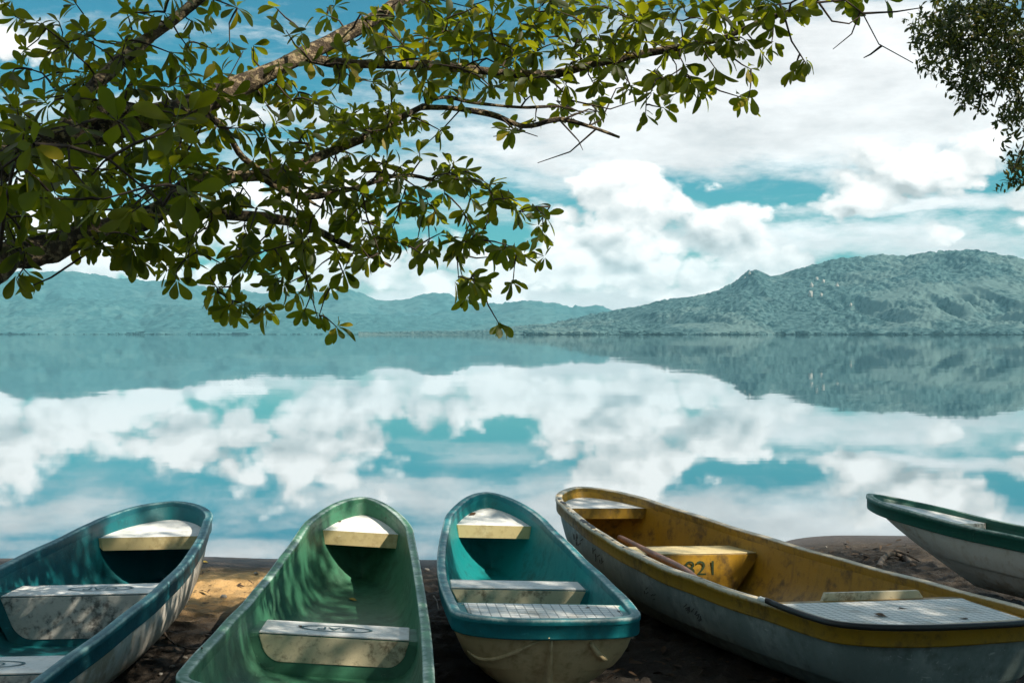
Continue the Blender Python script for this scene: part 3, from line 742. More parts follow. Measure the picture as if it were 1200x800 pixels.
limb('limb', [(-60, 205, 4.7), (0, 185, 4.9), (70, 163, 5.0), (150, 143, 5.15), (225, 124, 5.3), (300, 92, 5.45), (360, 62, 5.6), (425, 30, 5.8), (480, -8, 6.0), (560, -70, 6.3)], [.10, .085, .058, .056, .054, .050, .042, .034, .032, .028, .026, .02], 1, [TA])
limbs_A = limbs[-1]
limb('limb', [(-60, 320, 4.5), (0, 302, 4.65), (60, 290, 4.8), (110, 272, 4.95), (165, 258, 5.1), (195, 240, 5.2), (225, 217, 5.3), (275, 207, 5.5), (330, 203, 5.65), (375, 183, 5.8), (425, 162, 5.95), (470, 138, 6.1), (497, 124, 6.2)], [.10, .085, .058, .054, .046, .042, .040, .036, .030, .026, .023, .021, .018, .014], 2, [TC])
limb('limb', [(352, 66, 5.58), (395, 74, 5.6), (450, 76, 5.65), (520, 78, 5.7), (575, 84, 5.75), (640, 88, 5.8), (690, 77, 5.75), (760, 62, 5.7), (840, 47, 5.6), (895, 24, 5.5), (950, 4, 5.4), (1000, -25, 5.3)], [.020, .021, .020, .020, .019, .019, .018, .016, .014, .011, .008, .004], 3)
limb('limb', [(70, 163, 5.0), (92, 122, 5.1), (130, 82, 5.2), (170, 48, 5.3), (205, 22, 5.4), (250, -15, 5.5)], [.034, .030, .027, .025, .022, .018], 4)
limb('limb', [(190, 243, 5.18), (240, 250, 5.3), (300, 254, 5.5), (355, 263, 5.7), (395, 282, 5.85), (430, 298, 5.95), (458, 312, 6.0)], [.026, .025, .022, .020, .015, .011, .006], 5)
limb('limb', [(494, 126, 6.2), (530, 127, 6.25), (575, 134, 6.3), (615, 148, 6.35), (655, 140, 6.4), (690, 148, 6.45), (726, 161, 6.5)], [.013, .014, .014, .013, .012, .010, .006], 6)
limb('limb', [(496, 124, 6.2), (520, 114, 6.25), (560, 121, 6.35), (610, 126, 6.4), (655, 125, 6.5), (685, 133, 6.55)], [.008, .009, .009, .008, .006, .003], 7)
limb('limb', [(300, 204, 5.55), (350, 230, 5.6), (410, 222, 5.75), (470, 205, 5.9), (520, 215, 6.0)], [.016, .014, .012, .009, .005], 8)
limb('limb', [(85, 150, 5.05), (130, 128, 5.0), (180, 132, 5.1), (232, 128, 5.25)], [.030, .024, .018, .012], 9)
limb('limb', [(225, 124, 5.3), (262, 150, 5.35), (285, 185, 5.5), (330, 215, 5.6), (370, 240, 5.7)], [.020, .016, .013, .010, .006], 12)

# rosettes of leaves: how full each 50-pixel patch of the view towards the lake is (0..9)
GRID = ["43443222568888777632", "35554322566666655310", "57576567762234320000", "88776567862100000000", "99976656876310000000", "87763456776530000000", "10021565310310000000", "00000432000300000000"]
spots = []
gr = np.random.default_rng(5)
for r_, row in enumerate(GRID):
    for c_, ch in enumerate(row):
        n = int(ch) * (1.6 if r_ < 2 and 8 < c_ < 18 else 1.35)
        k = int(n) + (1 if gr.random() < n - int(n) else 0)
        for _ in range(k):
            px = c_ * 50 + gr.uniform(-4, 54); py = r_ * 50 + gr.uniform(-4, 54)
            if py > 300: py -= 16
            near = px < 240 and 120 < py < 250 and gr.random() < .20
            spots.append((px, py, near))
for (px, py) in [(35, 337), (20, 340), (195, 332), (188, 318), (205, 345), (374, 384), (272, 383), (258, 368), (296, 382), (310, 375), (255, 350), (548, 362), (538, 345), (552, 340), (600, 293), (606, 310), (629, 246), (612, 252), (600, 236),
                 (785, 118), (800, 108), (822, 112), (877, 122), (868, 118), (428, 318), (545, 205), (548, 215), (1003, 3), (1042, 4), (1018, -6), (905, 35), (925, 18), (160, 318), (140, 300), (225, 292), (230, 310)]:
    spots.append((px, py - (14 if py > 300 else 4), False))
# depth of a spot: that of the closest limb in view, with some spread
LP = []
for C in limbs:
    for c in C: LP.append(c)
LPa = np.array([tuple(c) for c in LP]); lpx, lpy, lpd = project(LPa)
order = []
for (px, py, near) in spots:
    dd = np.hypot(lpx - px, lpy - py); j = int(np.argmin(dd + 8 * gr.random(len(dd))))
    dep = float(LPa[j, 1]) + gr.uniform(-.45, .45) if not near else gr.uniform(3.3, 4.3)
    order.append((float(dd[j]), px, py, max(dep, 3.2), near))
order.sort()
node_pts = [tuple(p) for p in LPa]; TW = []
ros = []
for (dist, px, py, dep, near) in order:
    tip = at_depth(px, py, dep)
    A_ = np.array(node_pts); dv = A_ - np.array(tip); d3 = np.linalg.norm(dv * (1, .8, 1), axis=1) + .25 * np.maximum(0, tip.z - A_[:, 2])
    j = int(np.argmin(d3)); st = Vector(node_pts[j])
    ln = (tip - st).length
    midp = (st + tip) / 2 + Vector((gr.normal(0, .05), gr.normal(0, .05), .10 * ln + gr.normal(0, .03))) * min(1, ln * 2)
    q = [st, st * .55 + midp * .45 + Vector((0, 0, .03 * ln)), midp, midp * .4 + tip * .6, tip]
    TW.append((q, .0045 + .004 * min(ln, 1)))
    for p in q[1:]: node_pts.append(tuple(p))
    ax = (tip - midp).normalized() if ln > .03 else Vector((0, 0, 1))
    ax = (ax + Vector((gr.normal(0, .45), gr.normal(0, .45), gr.normal(-.15, .4)))).normalized()
    ros.append((tip, ax, dep, near))
# bare twigs
for poly in [[(690, 148, 6.45), (705, 140, 6.5), (722, 104, 6.5), (752, 98, 6.55)], [(655, 140, 6.4), (678, 165, 6.45), (683, 176, 6.5)], [(700, 150, 6.5), (668, 178, 6.5), (630, 191, 6.55)], [(640, 88, 5.8), (670, 118, 5.9), (715, 128, 6.0), (745, 118, 6.0)],
             [(560, 121, 6.35), (575, 105, 6.4), (600, 92, 6.4)], [(620, 146, 6.35), (598, 158, 6.4), (578, 160, 6.4)], [(660, 140, 6.4), (690, 128, 6.4), (705, 132, 6.5)], [(540, 128, 6.25), (520, 150, 6.3), (496, 172, 6.3)], [(585, 136, 6.3), (600, 150, 6.3), (630, 160, 6.35)],
             [(950, 4, 5.4), (990, 0, 5.4), (1011, 16, 5.45), (1030, 52, 5.5), (1070, 74, 5.5)], [(1011, 16, 5.45), (1050, 14, 5.5), (1082, 9, 5.5)], [(1008, 14, 5.45), (998, 40, 5.45), (976, 58, 5.5)], [(1033, 54, 5.5), (1020, 64, 5.5), (1012, 68, 5.5)], [(960, 4, 5.4), (975, 25, 5.4), (995, 28, 5.4), (1010, 18, 5.45)],
             [(720, 70, 5.75), (735, 95, 5.8), (728, 112, 5.8)], [(200, 210, 5.2), (230, 160, 5.2), (285, 60, 5.3)], [(215, 250, 5.2), (222, 290, 5.2), (216, 330, 5.25)], [(352, 262, 5.7), (360, 330, 5.75), (374, 378, 5.8)], [(120, 285, 4.95), (60, 325, 4.9), (35, 336, 4.9)], [(480, 60, 5.7), (450, 30, 5.8), (470, 100, 5.9)]]:
    q = [at_depth(*p) for p in poly]; TW.append((q, .0055))
V = []; F = []
for q, r0 in TW:
    n = len(q); base = len(V)
    for i, c in enumerate(q):
        tn = (q[min(i + 1, n - 1)] - q[max(i - 1, 0)]); tn = tn.normalized() if tn.length > 1e-6 else Vector((1, 0, 0))
        u = tn.cross(Vector((.3, .1, 1))).normalized(); v = u.cross(tn); rr_ = r0 * (1 - .62 * i / (n - 1))
        for k in range(4):
            a = k * math.pi / 2; V.append(c - T0 + u * math.cos(a) * rr_ + v * math.sin(a) * rr_)
    for i in range(n - 1):
        for k in range(4):
            j = (k + 1) % 4; F.append((base + i * 4 + k, base + i * 4 + j, base + i * 4 + 4 + j, base + i * 4 + 4 + k))
tw = mesh_obj('twigs', V, F, M['twig'], tree); tag(tw, kind='stuff')
pos = []; yd = []; zd = []; sz = []; tn_ = []
for (tip, ax, dep, near) in ros:
    n = gr.integers(5, 9); u = ax.orthogonal().normalized(); v = ax.cross(u); ph = gr.uniform(0, 6.28)
    tone = gr.uniform(0, .8)
    for k in range(n):
        a = ph + k * 2.4 + gr.normal(0, .2); el_ = gr.uniform(.55, 1.35)
        d_ = (ax * math.cos(el_) + (u * math.cos(a) + v * math.sin(a)) * math.sin(el_) + Vector((0, 0, -.28))).normalized()
        nrm = (ax * .8 + Vector((0, 0, .7)) + Vector((gr.normal(0, .35), gr.normal(0, .35), gr.normal(0, .3)))).normalized()
        pos.append(tuple(tip - ax * gr.uniform(0, .03) + d_ * .008)); yd.append(tuple(d_)); zd.append(tuple(nrm))
        sz.append(gr.uniform(.056, .098) * (1.2 if near else 1.0)); tn_.append(1.0 if gr.random() < .05 else min(.9, max(0, tone + gr.normal(0, .15))))
pos = np.array(pos); yd = np.array(yd); zd = np.array(zd); sz = np.array(sz); tn_ = np.array(tn_)
qx, qy, qd = project(pos)
size_px = sz / qd * FPX
infr = (qx > 5) & (qx < 1195) & (qy > 5) & (qy < 795)
rank = np.argsort(-np.where(infr, size_px, 0)); big = rank[:296]; rest = rank[296:]
# the crown: everything that cannot be picked out leaf by leaf, plus the part above the frame
cl = np.random.default_rng(9)
cp = []
for k in range(46):
    c = np.array([cl.uniform(-5.6, -1.2), cl.uniform(2.2, 6.6), cl.uniform(5.0, 7.6)])
    cp.append(c + cl.normal(0, .38, (130, 3)))
for k in range(44):  # extra clumps out of view, added to shade the hanging leaves
    c = np.array([cl.uniform(-1.4, 2.2), cl.uniform(1.8, 5.6), cl.uniform(5.0, 6.8)]); cp.append(c + cl.normal(0, 1, (120, 3)) * (.4, .4, .28))
cp = np.concatenate(cp)
for g, rad in [(at_depth(x_, y_, d_), r_) for x_, y_, d_, r_ in [(700, 30, 5.8, .5), (780, 50, 5.7, .44), (860, 25, 5.6, .4), (620, 60, 5.8, .28), (350, 65, 5.6, .34), (425, 25, 5.8, .32), (305, 90, 5.45, .26), (540, 200, 6.0, .2), (600, 280, 6.0, .18), (350, 205, 5.7, .2), (650, 140, 6.4, .2), (460, 250, 5.9, .2), (500, 60, 5.7, .22)]]:  # crown opened along sun rays so chosen limbs and leaves are lit
    rel = cp - np.array(g); tt_ = rel @ np.array(SUN); cp = cp[~((np.linalg.norm(rel - tt_[:, None] * np.array(SUN), axis=1) < rad) & (tt_ > 0))]
cx_, cy_, cd_ = project(cp); ok = ~((cy_ > -60) & (cd_ > 0) & (cx_ > -80) & (cx_ < 1280)); cp = cp[ok]
nC = len(cp)
crown = leaves_mesh('crown', np.concatenate([pos[rest], cp]) - np.array(T0), np.concatenate([yd[rest], cl.normal(0, 1, (nC, 3)) + (0, 0, -.4)]), np.concatenate([zd[rest], cl.normal(0, .5, (nC, 3)) + (0, 0, 1)]),
                    np.concatenate([sz[rest], cl.uniform(.08, .13, nC)]), np.concatenate([tn_[rest], cl.random(nC)]), M['leaf'], tree, tmpl=(LV, LF), wscale=cl.uniform(.72, 1.15, len(rest) + nC))
tag(crown, kind='stuff')
variants = []
for k in range(6):
    me = bpy.data.meshes.new('leaf'); jit = LV * (1 + .12 * math.sin(k * 2.1), 1, 1 + .5 * math.cos(k * 1.7)); jit[:, 0] += .06 * math.sin(k * 3.3) * LV[:, 1] ** 2
    me.from_pydata([tuple(v) for v in jit], [], [tuple(map(int, f)) for f in LF]); me.polygons.foreach_set('use_smooth', [True] * len(LF))
    at = me.attributes.new('tone', 'FLOAT', 'POINT'); at.data.foreach_set('value', np.full(len(jit), (.1, .3, .5, .7, .85, 1.0)[k], np.float32)); me.materials.append(M['leaf']); variants.append(me)
for i in big:
    y = Vector(yd[i]).normalized(); x = y.cross(Vector(zd[i])).normalized(); z = x.cross(y)
    o = bpy.data.objects.new('leaf', variants[5 if tn_[i] > .95 else min(4, int(tn_[i] * 5.5))])
    o.matrix_local = Matrix.Translation(Vector(pos[i]) - T0) @ (Matrix((x, y, z)).transposed().to_4x4()) @ Matrix.Scale(float(sz[i]), 4)
    link(o, tree)

# ---- the shade tree beside the beach; only one spray of its small leaves hangs into view
T0 = Vector((6.6, 3.2, float(ground_z(6.6, 3.2))))
tree2 = empty('shade_tree', T0)
tag(tree2, 'dark small leaved tree whose spray hangs in beside the sky over the mountain', 'tree')
tube('trunk', [(0, 0, -.1), (-.05, 0, .8), (-.1, .1, 1.8), (-.1, .15, 3.0), (-.2, .2, 4.2), (-.3, .2, 5.6), (-.3, .3, 7.2)], [.42, .34, .30, .27, .22, .15, .07], M['bark'], tree2, 14, .1, 5)
def limb2(pts, radii, seed): return tube('limb', [Vector(p) - T0 for p in pts], radii, M['bark'], tree2, 8, .1, seed)
limb2([(6.45, 3.4, 4.4), (6.3, 5.2, 4.9), (5.6, 7.2, 5.1), (4.7, 8.6, 4.9), (4.05, 9.1, 4.45), (3.65, 9.1, 4.05), (3.35, 9.05, 3.80)], [.12, .09, .07, .045, .025, .014, .006], 21)
limb2([(4.7, 8.6, 4.9), (4.1, 8.9, 4.75), (3.5, 9.0, 4.5), (3.1, 9.0, 4.25)], [.03, .024, .014, .006], 22)
limb2([(4.4, 8.85, 4.7), (4.15, 9.0, 4.2), (3.95, 9.1, 3.7), (3.72, 9.1, 3.25)], [.03, .02, .012, .005], 23)
for k, (a_, b_) in enumerate([((1170, 10), (1090, 45)), ((1165, 30), (1105, 85)), ((1190, 40), (1140, 100)), ((1195, 60), (1165, 125)), ((1130, 15), (1080, 25)), ((1205, 100), (1185, 150)), ((1215, 150), (1185, 205)), ((1150, 25), (1120, 60))]):
    p_ = at_depth(*a_, 9.05); q_ = at_depth(*b_, 8.95); limb2([p_, (p_ + q_) / 2 + Vector((0, 0, .05)), q_], [.010, .007, .003], 60 + k)
for k, e in enumerate([(3.6, 1.6, 6.6), (1.6, 3.0, 6.4), (2.2, 5.4, 6.5), (4.2, 6.4, 6.6), (8.8, 4.4, 6.8), (7.2, 0.6, 7.0), (5.2, 3.8, 8.0), (4.6, .2, 6.8), (8.0, 6.6, 6.4)]):
    s_ = Vector((6.4, 3.4, 4.3 + .22 * k)); e = Vector(e); mm = (s_ + e) / 2 + Vector((0, 0, .35)); limb2([s_, s_ * .6 + mm * .4, mm, mm * .4 + e * .6, e], [.11, .09, .07, .045, .015], 30 + k)
cl = np.random.default_rng(21)
cp = []
for k in range(340):
    c = np.array([cl.uniform(.2, 9.4), cl.uniform(-1.6, 7.6), 0]); c[2] = 5.5 + 2.6 * cl.random() ** .8 - .05 * (c[0] - 5) ** 2 * .3
    cp.append(c + cl.normal(0, 1, (150, 3)) * (.42, .42, .26))
cp = np.concatenate(cp)
SV = np.array(SUN)
SUN_GAPS = [(at_height(225, 688, .08), .26), (at_height(262, 690, .08), .24), (at_height(285, 684, .08), .13), (at_height(258, 732, .1), .09), (at_height(385, 690, .22), .20), (at_height(400, 655, .3), .14), (at_height(370, 660, .4), .11), (at_height(410, 608, .7), .10),
        (at_height(540, 650, .45), .17), (at_height(590, 690, .36), .14), (at_height(615, 685, .36), .10), (at_height(565, 690, .36), .10), (at_height(806, 660, .42), .10), (at_height(825, 656, .45), .07), (at_height(120, 660, .4), .12), (at_height(160, 672, .35), .10), (at_height(10, 765, .3), .10),
        (at_height(175, 715, .38), .10), (at_height(590, 606, .68), .08), (at_height(640, 770, .3), .10), (at_height(690, 770, .3), .06),
        (at_depth(700, 30, 5.8), .42), (at_depth(780, 50, 5.7), .36), (at_depth(860, 25, 5.6), .30), (at_depth(620, 60, 5.8), .16), (at_depth(350, 65, 5.6), .26), (at_depth(425, 25, 5.8), .24), (at_depth(305, 90, 5.45), .20), (at_depth(740, 95, 5.8), .14), (at_depth(600, 15, 5.9), .15), (at_depth(270, 100, 5.4), .10),
        (at_depth(500, 230, 5.9), .10), (at_depth(560, 260, 6.0), .10), (at_depth(350, 205, 5.7), .10), (at_depth(640, 85, 5.8), .10), (at_depth(650, 140, 6.4), .10), (at_depth(440, 60, 5.7), .12), (at_depth(540, 190, 6.0), .10), (at_depth(600, 280, 6.0), .08), (at_depth(460, 270, 5.9), .10)]
keep = np.ones(len(cp), bool)  # unseen canopy leaves removed along sun rays so flecks land on chosen spots
for g, rad in [(g, r + .09) for g, r in SUN_GAPS]:
    rel = cp - np.array(g); tt_ = rel @ SV; dist = np.linalg.norm(rel - tt_[:, None] * SV, axis=1); keep &= ~((dist < rad) & (tt_ > 0))
cx_, cy_, cd_ = project(cp); keep &= ~((cy_ > -60) & (cd_ > 0) & (cx_ > -80) & (cx_ < 1280))
cp = cp[keep]; nC = len(cp)
# the hanging spray: twiglets with small leaves
sp = []
for (px, py, rx, ry, n) in [(1150, 20, 60, 30, 1500), (1110, 40, 38, 32, 700), (1180, 70, 40, 40, 900), (1135, 80, 36, 28, 520), (1150, 108, 26, 20, 280), (1185, 130, 18, 18, 240), (1192, 195, 16, 20, 260), (1095, 75, 18, 20, 150), (1085, 40, 12, 14, 80), (1240, 60, 60, 90, 1500), (1240, 180, 40, 40, 400)]:
    for k in range(n // 16):
        cx0 = px + cl.normal(0, .52) * rx; cy0 = py + cl.normal(0, .52) * ry; d0 = 9.0 + cl.normal(0, .28)
        c = np.array(at_depth(cx0, cy0, d0)); dr = cl.normal(0, 1, 3) + (0, 0, -.5); dr /= np.linalg.norm(dr)
        sp.append(c + np.linspace(-.09, .09, 16)[:, None] * dr + cl.normal(0, .016, (16, 3)))
sp = np.concatenate(sp); nS = len(sp)
leaves_all = leaves_mesh('crown', np.concatenate([cp, sp]) - np.array(T0), cl.normal(0, 1, (nC + nS, 3)) + (0, 0, -.45), cl.normal(0, .6, (nC + nS, 3)) + (0, 0, .9),
                         np.concatenate([cl.uniform(.10, .15, nC), cl.uniform(.038, .062, nS)]), cl.random(nC + nS), M['leaf_far'], tree2)
tag(leaves_all, kind='stuff')
# ---- unseen leaf screen added behind the viewer to darken faces turned this way
wr = np.random.default_rng(77); cp = []
for k in range(150):
    x = wr.uniform(-22, 20); c = np.array([x, -8 - 3 * wr.random() - .02 * x * x * .3, wr.uniform(.6, 9.5)]); cp.append(c + wr.normal(0, 1, (90, 3)) * (1.1, .8, .9))
cp = np.concatenate(cp); cp[:, 2] = np.maximum(cp[:, 2], .8); nW = len(cp)
o = leaves_mesh('leaf_screen', cp, wr.normal(0, 1, (nW, 3)), wr.normal(0, .8, (nW, 3)) + (0, .6, .6), wr.uniform(.3, .6, nW), wr.random(nW), M['leaf_far'], None)
tag(o, kind='stuff', label='dark green wood standing behind the beach')

# ------------------------------------------------------------------ fittings and small things
bpy.context.view_layer.update()
DG = bpy.context.evaluated_depsgraph_get()
def hit(px, py):
    d = cam_ray(px, py); ok, p, n, i, ob, mt = sc.ray_cast(DG, Vector((0, 0, CAM_H)), d.normalized())
    return (p, n, ob) if ok else (at_height(px, py, .1), Vector((0, 0, 1)), None)
def rim_pt(bt, i, o_, z_):
    n = len(bt.lx); i0 = int(math.floor(i)) % n; i1 = (i0 + 1) % n; f = i - math.floor(i)
    g = lambda a: a[i0] * (1 - f) + a[i1] * f
    return (g(bt.lx) + g(bt.n[:, 0]) * o_, g(bt.ld) + g(bt.n[:, 1]) * o_, g(bt.lz) + z_)
# yellow boat: chipped rim on the port side, showing the black core
nl = len(b4.lx); nd = len(b4.d)
rr = random.Random(12)
def idx_at(bt, d, port=True):
    k = int(np.argmin(np.abs(bt.d - d))); k2 = k - 1 if bt.d[k] > d else k; k2 = max(0, min(k2, len(bt.d) - 2))
    f = (d - bt.d[k2]) / (bt.d[k2 + 1] - bt.d[k2]); return (len(bt.lx) - (k2 + f)) if port else k2 + f
for (d0, ln, o0, o1) in [(3.86, .05, -.02, .019), (3.74, .10, -.03, .012), (3.50, .03, .002, .019), (3.40, .035, .006, .019), (3.33, .05, .002, .019), (3.12, .14, -.031, .0195), (2.98, .10, -.031, .012), (2.90, .05, -.02, .019), (2.80, .035, .0, .019), (2.66, .06, .004, .019), (2.50, .025, -.01, .01),
                         (2.28, .02, .002, .019), (1.98, .03, -.008, .012), (1.72, .02, .0, .012), (1.36, .06, .0, .019), (1.30, .03, -.03, .0)]:
    V = []; F = []; n = 6
    for k in range(n + 1):
        i = idx_at(b4, d0 + ln * (k / n - .5)); j0 = rr.uniform(0, .006); j1 = rr.uniform(0, .005)
        if k in (0, n): mid_ = (o0 + o1) / 2; a0, a1 = mid_ - .002, mid_ + .002
        else: a0, a1 = o0 + j0, o1 - j1
        def zt(o): return float(np.interp(o, [-.030, -.0285, -.024, .004, .013, .0175, .019], [-.004, .004, .0075, .009, .0085, .005, -.002])) + .0022
        for o_ in np.linspace(a0, a1, 5): V.append(rim_pt(b4, i, o_ + (.0015 if o_ > .0165 else 0), zt(o_)))
    for k in range(n):
        for q in range(4): F.append((k * 5 + q, k * 5 + q + 1, k * 5 + 6 + q, k * 5 + 5 + q))
    mesh_obj('chip', b4.out(V), F, M['rubber'], b4.root)
# black rubber strip round the stern of the yellow boat, its end peeling up
def strip_along(bt, i0, i1, prof, n, lift=None):
    V = []; F = []; m_ = len(prof)
    for k in range(n + 1):
        i = i0 + (i1 - i0) * k / n; up = lift(k / n) if lift else 0
        for (o_, z_) in prof: V.append(rim_pt(bt, i % len(bt.lx), o_ + up * .6, z_ + up))
    for k in range(n):
        for q in range(m_):
            F.append((k * m_ + q, k * m_ + (q + 1) % m_, (k + 1) * m_ + (q + 1) % m_, (k + 1) * m_ + q))
    F.append(tuple(range(m_))); F.append(tuple(n * m_ + q for q in range(m_))[::-1])
    return V, F
ia = idx_at(b4, .62); ib = len(b4.lx) + idx_at(b4, .12, port=False)
V, F = strip_along(b4, ia, ib, [(.012, .0115), (.024, .009), (.026, -.012), (.020, -.016)], 70, lambda u: .02 * max(0, 1 - u * 9) ** 2)
o = mesh_obj('rubber_strip', b4.out(V), F, M['rubber'], b4.root)
V, F = strip_along(b4, ia - .55, ia + .1, [(.010, .024), (.025, .021), (.027, .006), (.013, .004)], 6)
mesh_obj('strip_end_cap', b4.out(V), F, M['seat_white'], o)
# raised lip on the front edge of its stern seat
wz = b4.stern_z; ds = .76; wl = b4.inner_half(ds, wz) * .86
V = []; F = []
for (y, z) in [(ds - .012, wz - .01), (ds - .012, wz + .038), (ds + .012, wz + .038), (ds + .012, wz - .01)]:
    k = .90 if z > wz + .03 else 1.0
    V += [(-.22 * k - .02, y, z), (.38 * k - .02, y, z)]
F = [(0, 1, 3, 2), (2, 3, 5, 4), (4, 5, 7, 6), (0, 2, 4, 6), (1, 7, 5, 3)]
mesh_obj('seat_lip', b4.out(V), F, M['seat_cream'], b4.root, smooth=False)
# teal dinghy: keel ridge down the middle of the stern, moulded ridges, towing lug
cen = [np.array(b3.ring(f, t_)[0]) for f, t_ in [(1, .2), (1, .35), (1, .5), (1, .65), (1, .8), (1, .92), (1, 1.0)]]
V = []; F = []
for k, c in enumerate(cen):
    u = k / (len(cen) - 1); wv_ = .012 + .030 * u; dp = .012 + .05 * u
    V += [(c[0] - wv_, c[1] + .02, c[2]), (c[0] - wv_ * .35, c[1] - dp, c[2]), (c[0] + wv_ * .35, c[1] - dp, c[2]), (c[0] + wv_, c[1] + .02, c[2])]
for k in range(len(cen) - 1):
    for q in range(3): F.append((k * 4 + q, k * 4 + q + 1, k * 4 + 5 + q, k * 4 + 4 + q))
F.append((0, 3, 2, 1))
mesh_obj('keel', b3.out(V), F, M['cream_hull'], b3.root, smooth=True)
def world_tube(name, pxs, radii, mat, bt, lift=0.0, sides=6):
    inv = (Matrix.Translation(bt.root.location) @ Matrix.Rotation(bt.th, 4, 'Z')).inverted()
    P = []
    for p in pxs:
        h, n, ob = hit(*p); P.append(inv @ (h + n * lift))
    tube(name, P, radii, mat, bt.root, sides, .03, 3, 3)
world_tube('moulded_ridge', [(548, 762), (562, 771), (582, 771), (604, 763), (626, 753), (644, 747)], [.004, .010, .012, .012, .010, .003], M['cream_hull'], b3, .001)
world_tube('towing_lug', [(692, 752), (698, 762), (706, 770), (711, 772)], [.010, .016, .016, .006], M['cream_hull'], b3, .004)
# worn lettering and scuffs on the grey hull of the yellow boat
rr = random.Random(5)
inv4 = (Matrix.Translation(b4.root.location) @ Matrix.Rotation(b4.th, 4, 'Z')).inverted()
V = []; F = []
for (px, py, n, s) in [(675, 632, 4, 3.5), (679, 636, 3, 3), (693, 648, 3, 3.2), (699, 655, 3, 3.2), (705, 661, 4, 3), (755, 692, 3, 2.6), (764, 700, 3, 2.2), (803, 714, 4, 4), (809, 719, 4, 4), (815, 722, 4, 3.6), (820, 726, 3, 3)]:
    for k in range(n):
        x0, y0 = px + rr.uniform(-2.4, 2.4), py + rr.uniform(-3.5, 3.5); a = rr.choice([1.45, 1.7, .5, .9]) + rr.uniform(-.2, .2)
        x1, y1 = x0 + math.cos(a) * s * 1.4, y0 - math.sin(a) * s * 1.4
        wx_, wy_ = math.sin(a) * .55, math.cos(a) * .55
        base = len(V)
        for (qx_, qy_) in [(x0 - wx_, y0 - wy_), (x0 + wx_, y0 + wy_), (x1 + wx_, y1 + wy_), (x1 - wx_, y1 - wy_)]:
            h, nn_, ob = hit(qx_, qy_); V.append(inv4 @ (h + nn_ * .0025))
        F.append((base, base + 1, base + 2, base + 3))
o = mesh_obj('worn_lettering', V, F, M['mark_dark'], b4.root, smooth=False); tag(o, kind='stuff')

# the oar left in the yellow boat
Ao = at_height(727, 630, .50); Bo = at_height(803, 668, .575); dirn = (Bo - Ao); Co = Bo + dirn * .30 + Vector((0, 0, -.06))
oar = empty('oar', Co); tag(oar, 'reddish brown wooden oar lying across the bench of the yellow boat', 'oar')
O0 = Vector(Co)
tube('shaft', [Ao - O0, Ao * .97 + Bo * .03 - O0, Ao * .5 + Bo * .5 - O0, Bo - O0, Bo * .4 + Co * .6 - O0], [.012, .021, .021, .020, .019], M['oar_wood'], oar, 12, .02, 4)
dn = dirn.normalized(); sx = dn.cross(Vector((0, 0, 1))).normalized(); up = sx.cross(dn)
c0 = Bo * .45 + Co * .55 - O0; V = []; F = []
for (t_, wd, th_) in [(0, .02, .018), (.06, .035, .012), (.12, .045, .008), (.16, .035, .006)]:
    c = c0 + dn * t_
    V += [c - sx * wd - up * th_ * .4, c - up * th_, c + sx * wd - up * th_ * .4, c + up * th_]
for k in range(3):
    for q in range(4): F.append((k * 4 + q, k * 4 + (q + 1) % 4, k * 4 + 4 + (q + 1) % 4, k * 4 + 4 + q))
F.append((12, 13, 14, 15)); mesh_obj('blade', V, F, M['oar_wood'], oar, smooth=False)

# fallen leaves
def fallen(px, py, ln, mat, label, seed, grp=None):
    h, n, ob = hit(px, py); r_ = random.Random(seed)
    V = LV * (1.1 + .5 * r_.random(), 1, 1) - (0, .5, 0); V[:, 2] = .55 * V[:, 0] ** 2 * 2 + .35 * (V[:, 1]) ** 2 + .02
    n = Vector((0, 0, 1)) if n.z < .5 else n
    q = n.to_track_quat('Z', 'Y').to_matrix().to_4x4() @ Matrix.Rotation(r_.uniform(0, 6.28), 4, 'Z')
    o = mesh_obj('fallen_leaf', V * ln, LF, mat); o.matrix_world = Matrix.Translation(h) @ q
    tag(o, label, 'leaf', grp)
fallen(553, 603, .075, M['dry_leaf'], 'dry brown leaf on the bow deck of the teal dinghy', 1)
g3 = 'leaf scraps on the dinghy stern seat'
for k, (px, py) in enumerate([(688, 712), (726, 716)]): fallen(px, py, .03, M['dry_leaf'], 'small dark leaf scrap on the stern seat of the teal dinghy', 3 + k, g3)
fallen(1033, 722, .075, M['dry_leaf'], 'curled orange brown leaf on the nonskid stern seat of the yellow boat', 6)
g4 = 'dark scraps on the yellow stern seat'
for k, (px, py) in enumerate([(1058, 713), (1129, 725)]): fallen(px, py, .045, M['driftwood'], 'small dark scrap on the nonskid stern seat of the yellow boat', 8 + k, g4)
g2 = 'leaf scraps on the green boat bow deck'
for k, (px, py) in enumerate([(397, 611), (453, 607)]): fallen(px, py, .035, M['dry_leaf'], 'dry leaf scrap on the bow deck of the green boat', 12 + k, g2)
fallen(414, 703, .06, M['yellow_leaf'], 'yellow leaf on the floor of the green boat', 15)
fallen(352, 734, .035, M['dry_leaf'], 'dry leaf scrap on the bench edge of the green boat', 17)
fallen(240, 659, .09, M['yellow_leaf'], 'yellow leaf on the sunlit sand by the water', 19)

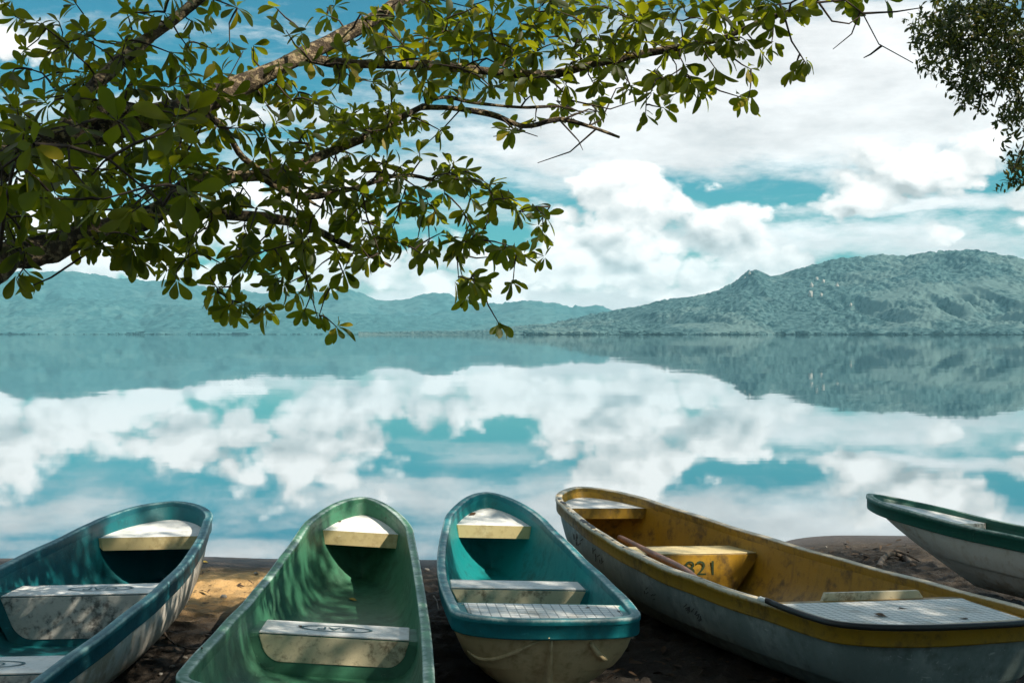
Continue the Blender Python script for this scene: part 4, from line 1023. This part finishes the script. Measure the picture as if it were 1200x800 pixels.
# sticks, pebbles, a washed-up root
def stick(pxs, r0, label, seed):
    P = [hit(*p)[0] + Vector((0, 0, .012)) for p in pxs]; base = empty('stick', P[0]); tag(base, label, 'stick')
    tube('stem', [p - P[0] for p in P], [r0 * (1 - .5 * k / (len(P) - 1)) for k in range(len(P))], M['driftwood'], base, 6, .1, seed, 4)
stick([(192, 742), (197, 750), (205, 757)], .007, 'thin pale stick lying against the white hulled boat', 1)
stick([(208, 757), (220, 762), (237, 762)], .007, 'bent pale stick on the dark soil between the boats', 2)
stick([(508, 700), (512, 706), (514, 718)], .006, 'short twig on the soil beside the green boat', 3)
P = [hit(*p)[0] for p in [(1030, 664), (1036, 656), (1048, 653), (1060, 656), (1070, 662)]]
root = empty('driftwood_root', P[0]); tag(root, 'pale washed up root arched on the mud between yellow and white hulled boats', 'driftwood')
tube('stem', [p + Vector((0, 0, h_)) - P[0] for p, h_ in zip(P, (.0, .02, .03, .02, .0))], [.022, .020, .022, .026, .02], M['driftwood'], root, 9, .2, 8, 5)
tube('side_shoot', [P[2] - P[0] + Vector((0, 0, .06)), P[2] - P[0] + Vector((.10, -.08, .03)), P[3] - P[0] + Vector((.1, -.22, .0))], [.012, .010, .006], M['driftwood'], root, 7, .2, 9, 4)
g = 'pale pebbles on the dark soil'
rr = random.Random(8)
for k, (px, py) in enumerate([(217, 771), (233, 779), (202, 781), (188, 790), (262, 700), (500, 668), (505, 750), (512, 780), (742, 748), (724, 757), (1010, 650), (968, 641), (985, 655), (1195, 786), (300, 672)]):
    h, n, ob = hit(px, py)
    if ob is None or not ob.name.startswith('beach'): continue
    bm = bmesh.new(); bmesh.ops.create_icosphere(bm, subdivisions=2, radius=1); s = rr.uniform(.010, .022)
    for v in bm.verts: v.co = Vector((v.co.x * s * 1.3, v.co.y * s, v.co.z * s * .7)) * (1 + .2 * math.sin(v.co.x * 4 + k) * math.cos(v.co.y * 5))
    me = bpy.data.meshes.new('pebble'); bm.to_mesh(me); bm.free(); me.materials.append(M['pebble'])
    me.polygons.foreach_set('use_smooth', [True] * len(me.polygons))
    o = link(bpy.data.objects.new('pebble', me)); o.location = h + Vector((0, 0, s * .3)); o.rotation_euler = (0, 0, rr.uniform(0, 6))
    tag(o, 'small pale pebble lying on the dark beach soil', 'pebble', g)
# leaf litter and bits of bark
lr = np.random.default_rng(31); n = 7000
lx_ = lr.uniform(-4.5, 6, n); ly_ = lr.uniform(3.5, 12, n); dsh = shore_y(lx_) - ly_; ok = (dsh > .45 + .5 * lr.random(n)) & (fbm(lx_ * .9, ly_ * .9, 3, 40) > -.25) & ~((lx_ < -1) & (dsh < 3) & (lr.random(n) < .75)); lx_, ly_ = lx_[ok], ly_[ok]; n = len(lx_)
me = bpy.data.objects['beach']
from mathutils.bvhtree import BVHTree
bv = BVHTree.FromObject(me, DG)
lz_ = np.array([(bv.ray_cast(Vector((x, y, 3)), Vector((0, 0, -1)))[0] or Vector((0, 0, 0))).z for x, y in zip(lx_, ly_)])
o = leaves_mesh('leaf_litter', np.stack([lx_, ly_, lz_ + .008], 1), np.concatenate([lr.normal(0, 1, (n, 2)), lr.normal(0, .12, (n, 1))], 1), lr.normal(0, .25, (n, 3)) + (0, 0, 1), lr.uniform(.03, .085, n), lr.random(n), M['litter'], None, tmpl=(LV2, LF2), wscale=None)
tag(o, kind='stuff', label='dark leaf litter scattered over the beach soil')
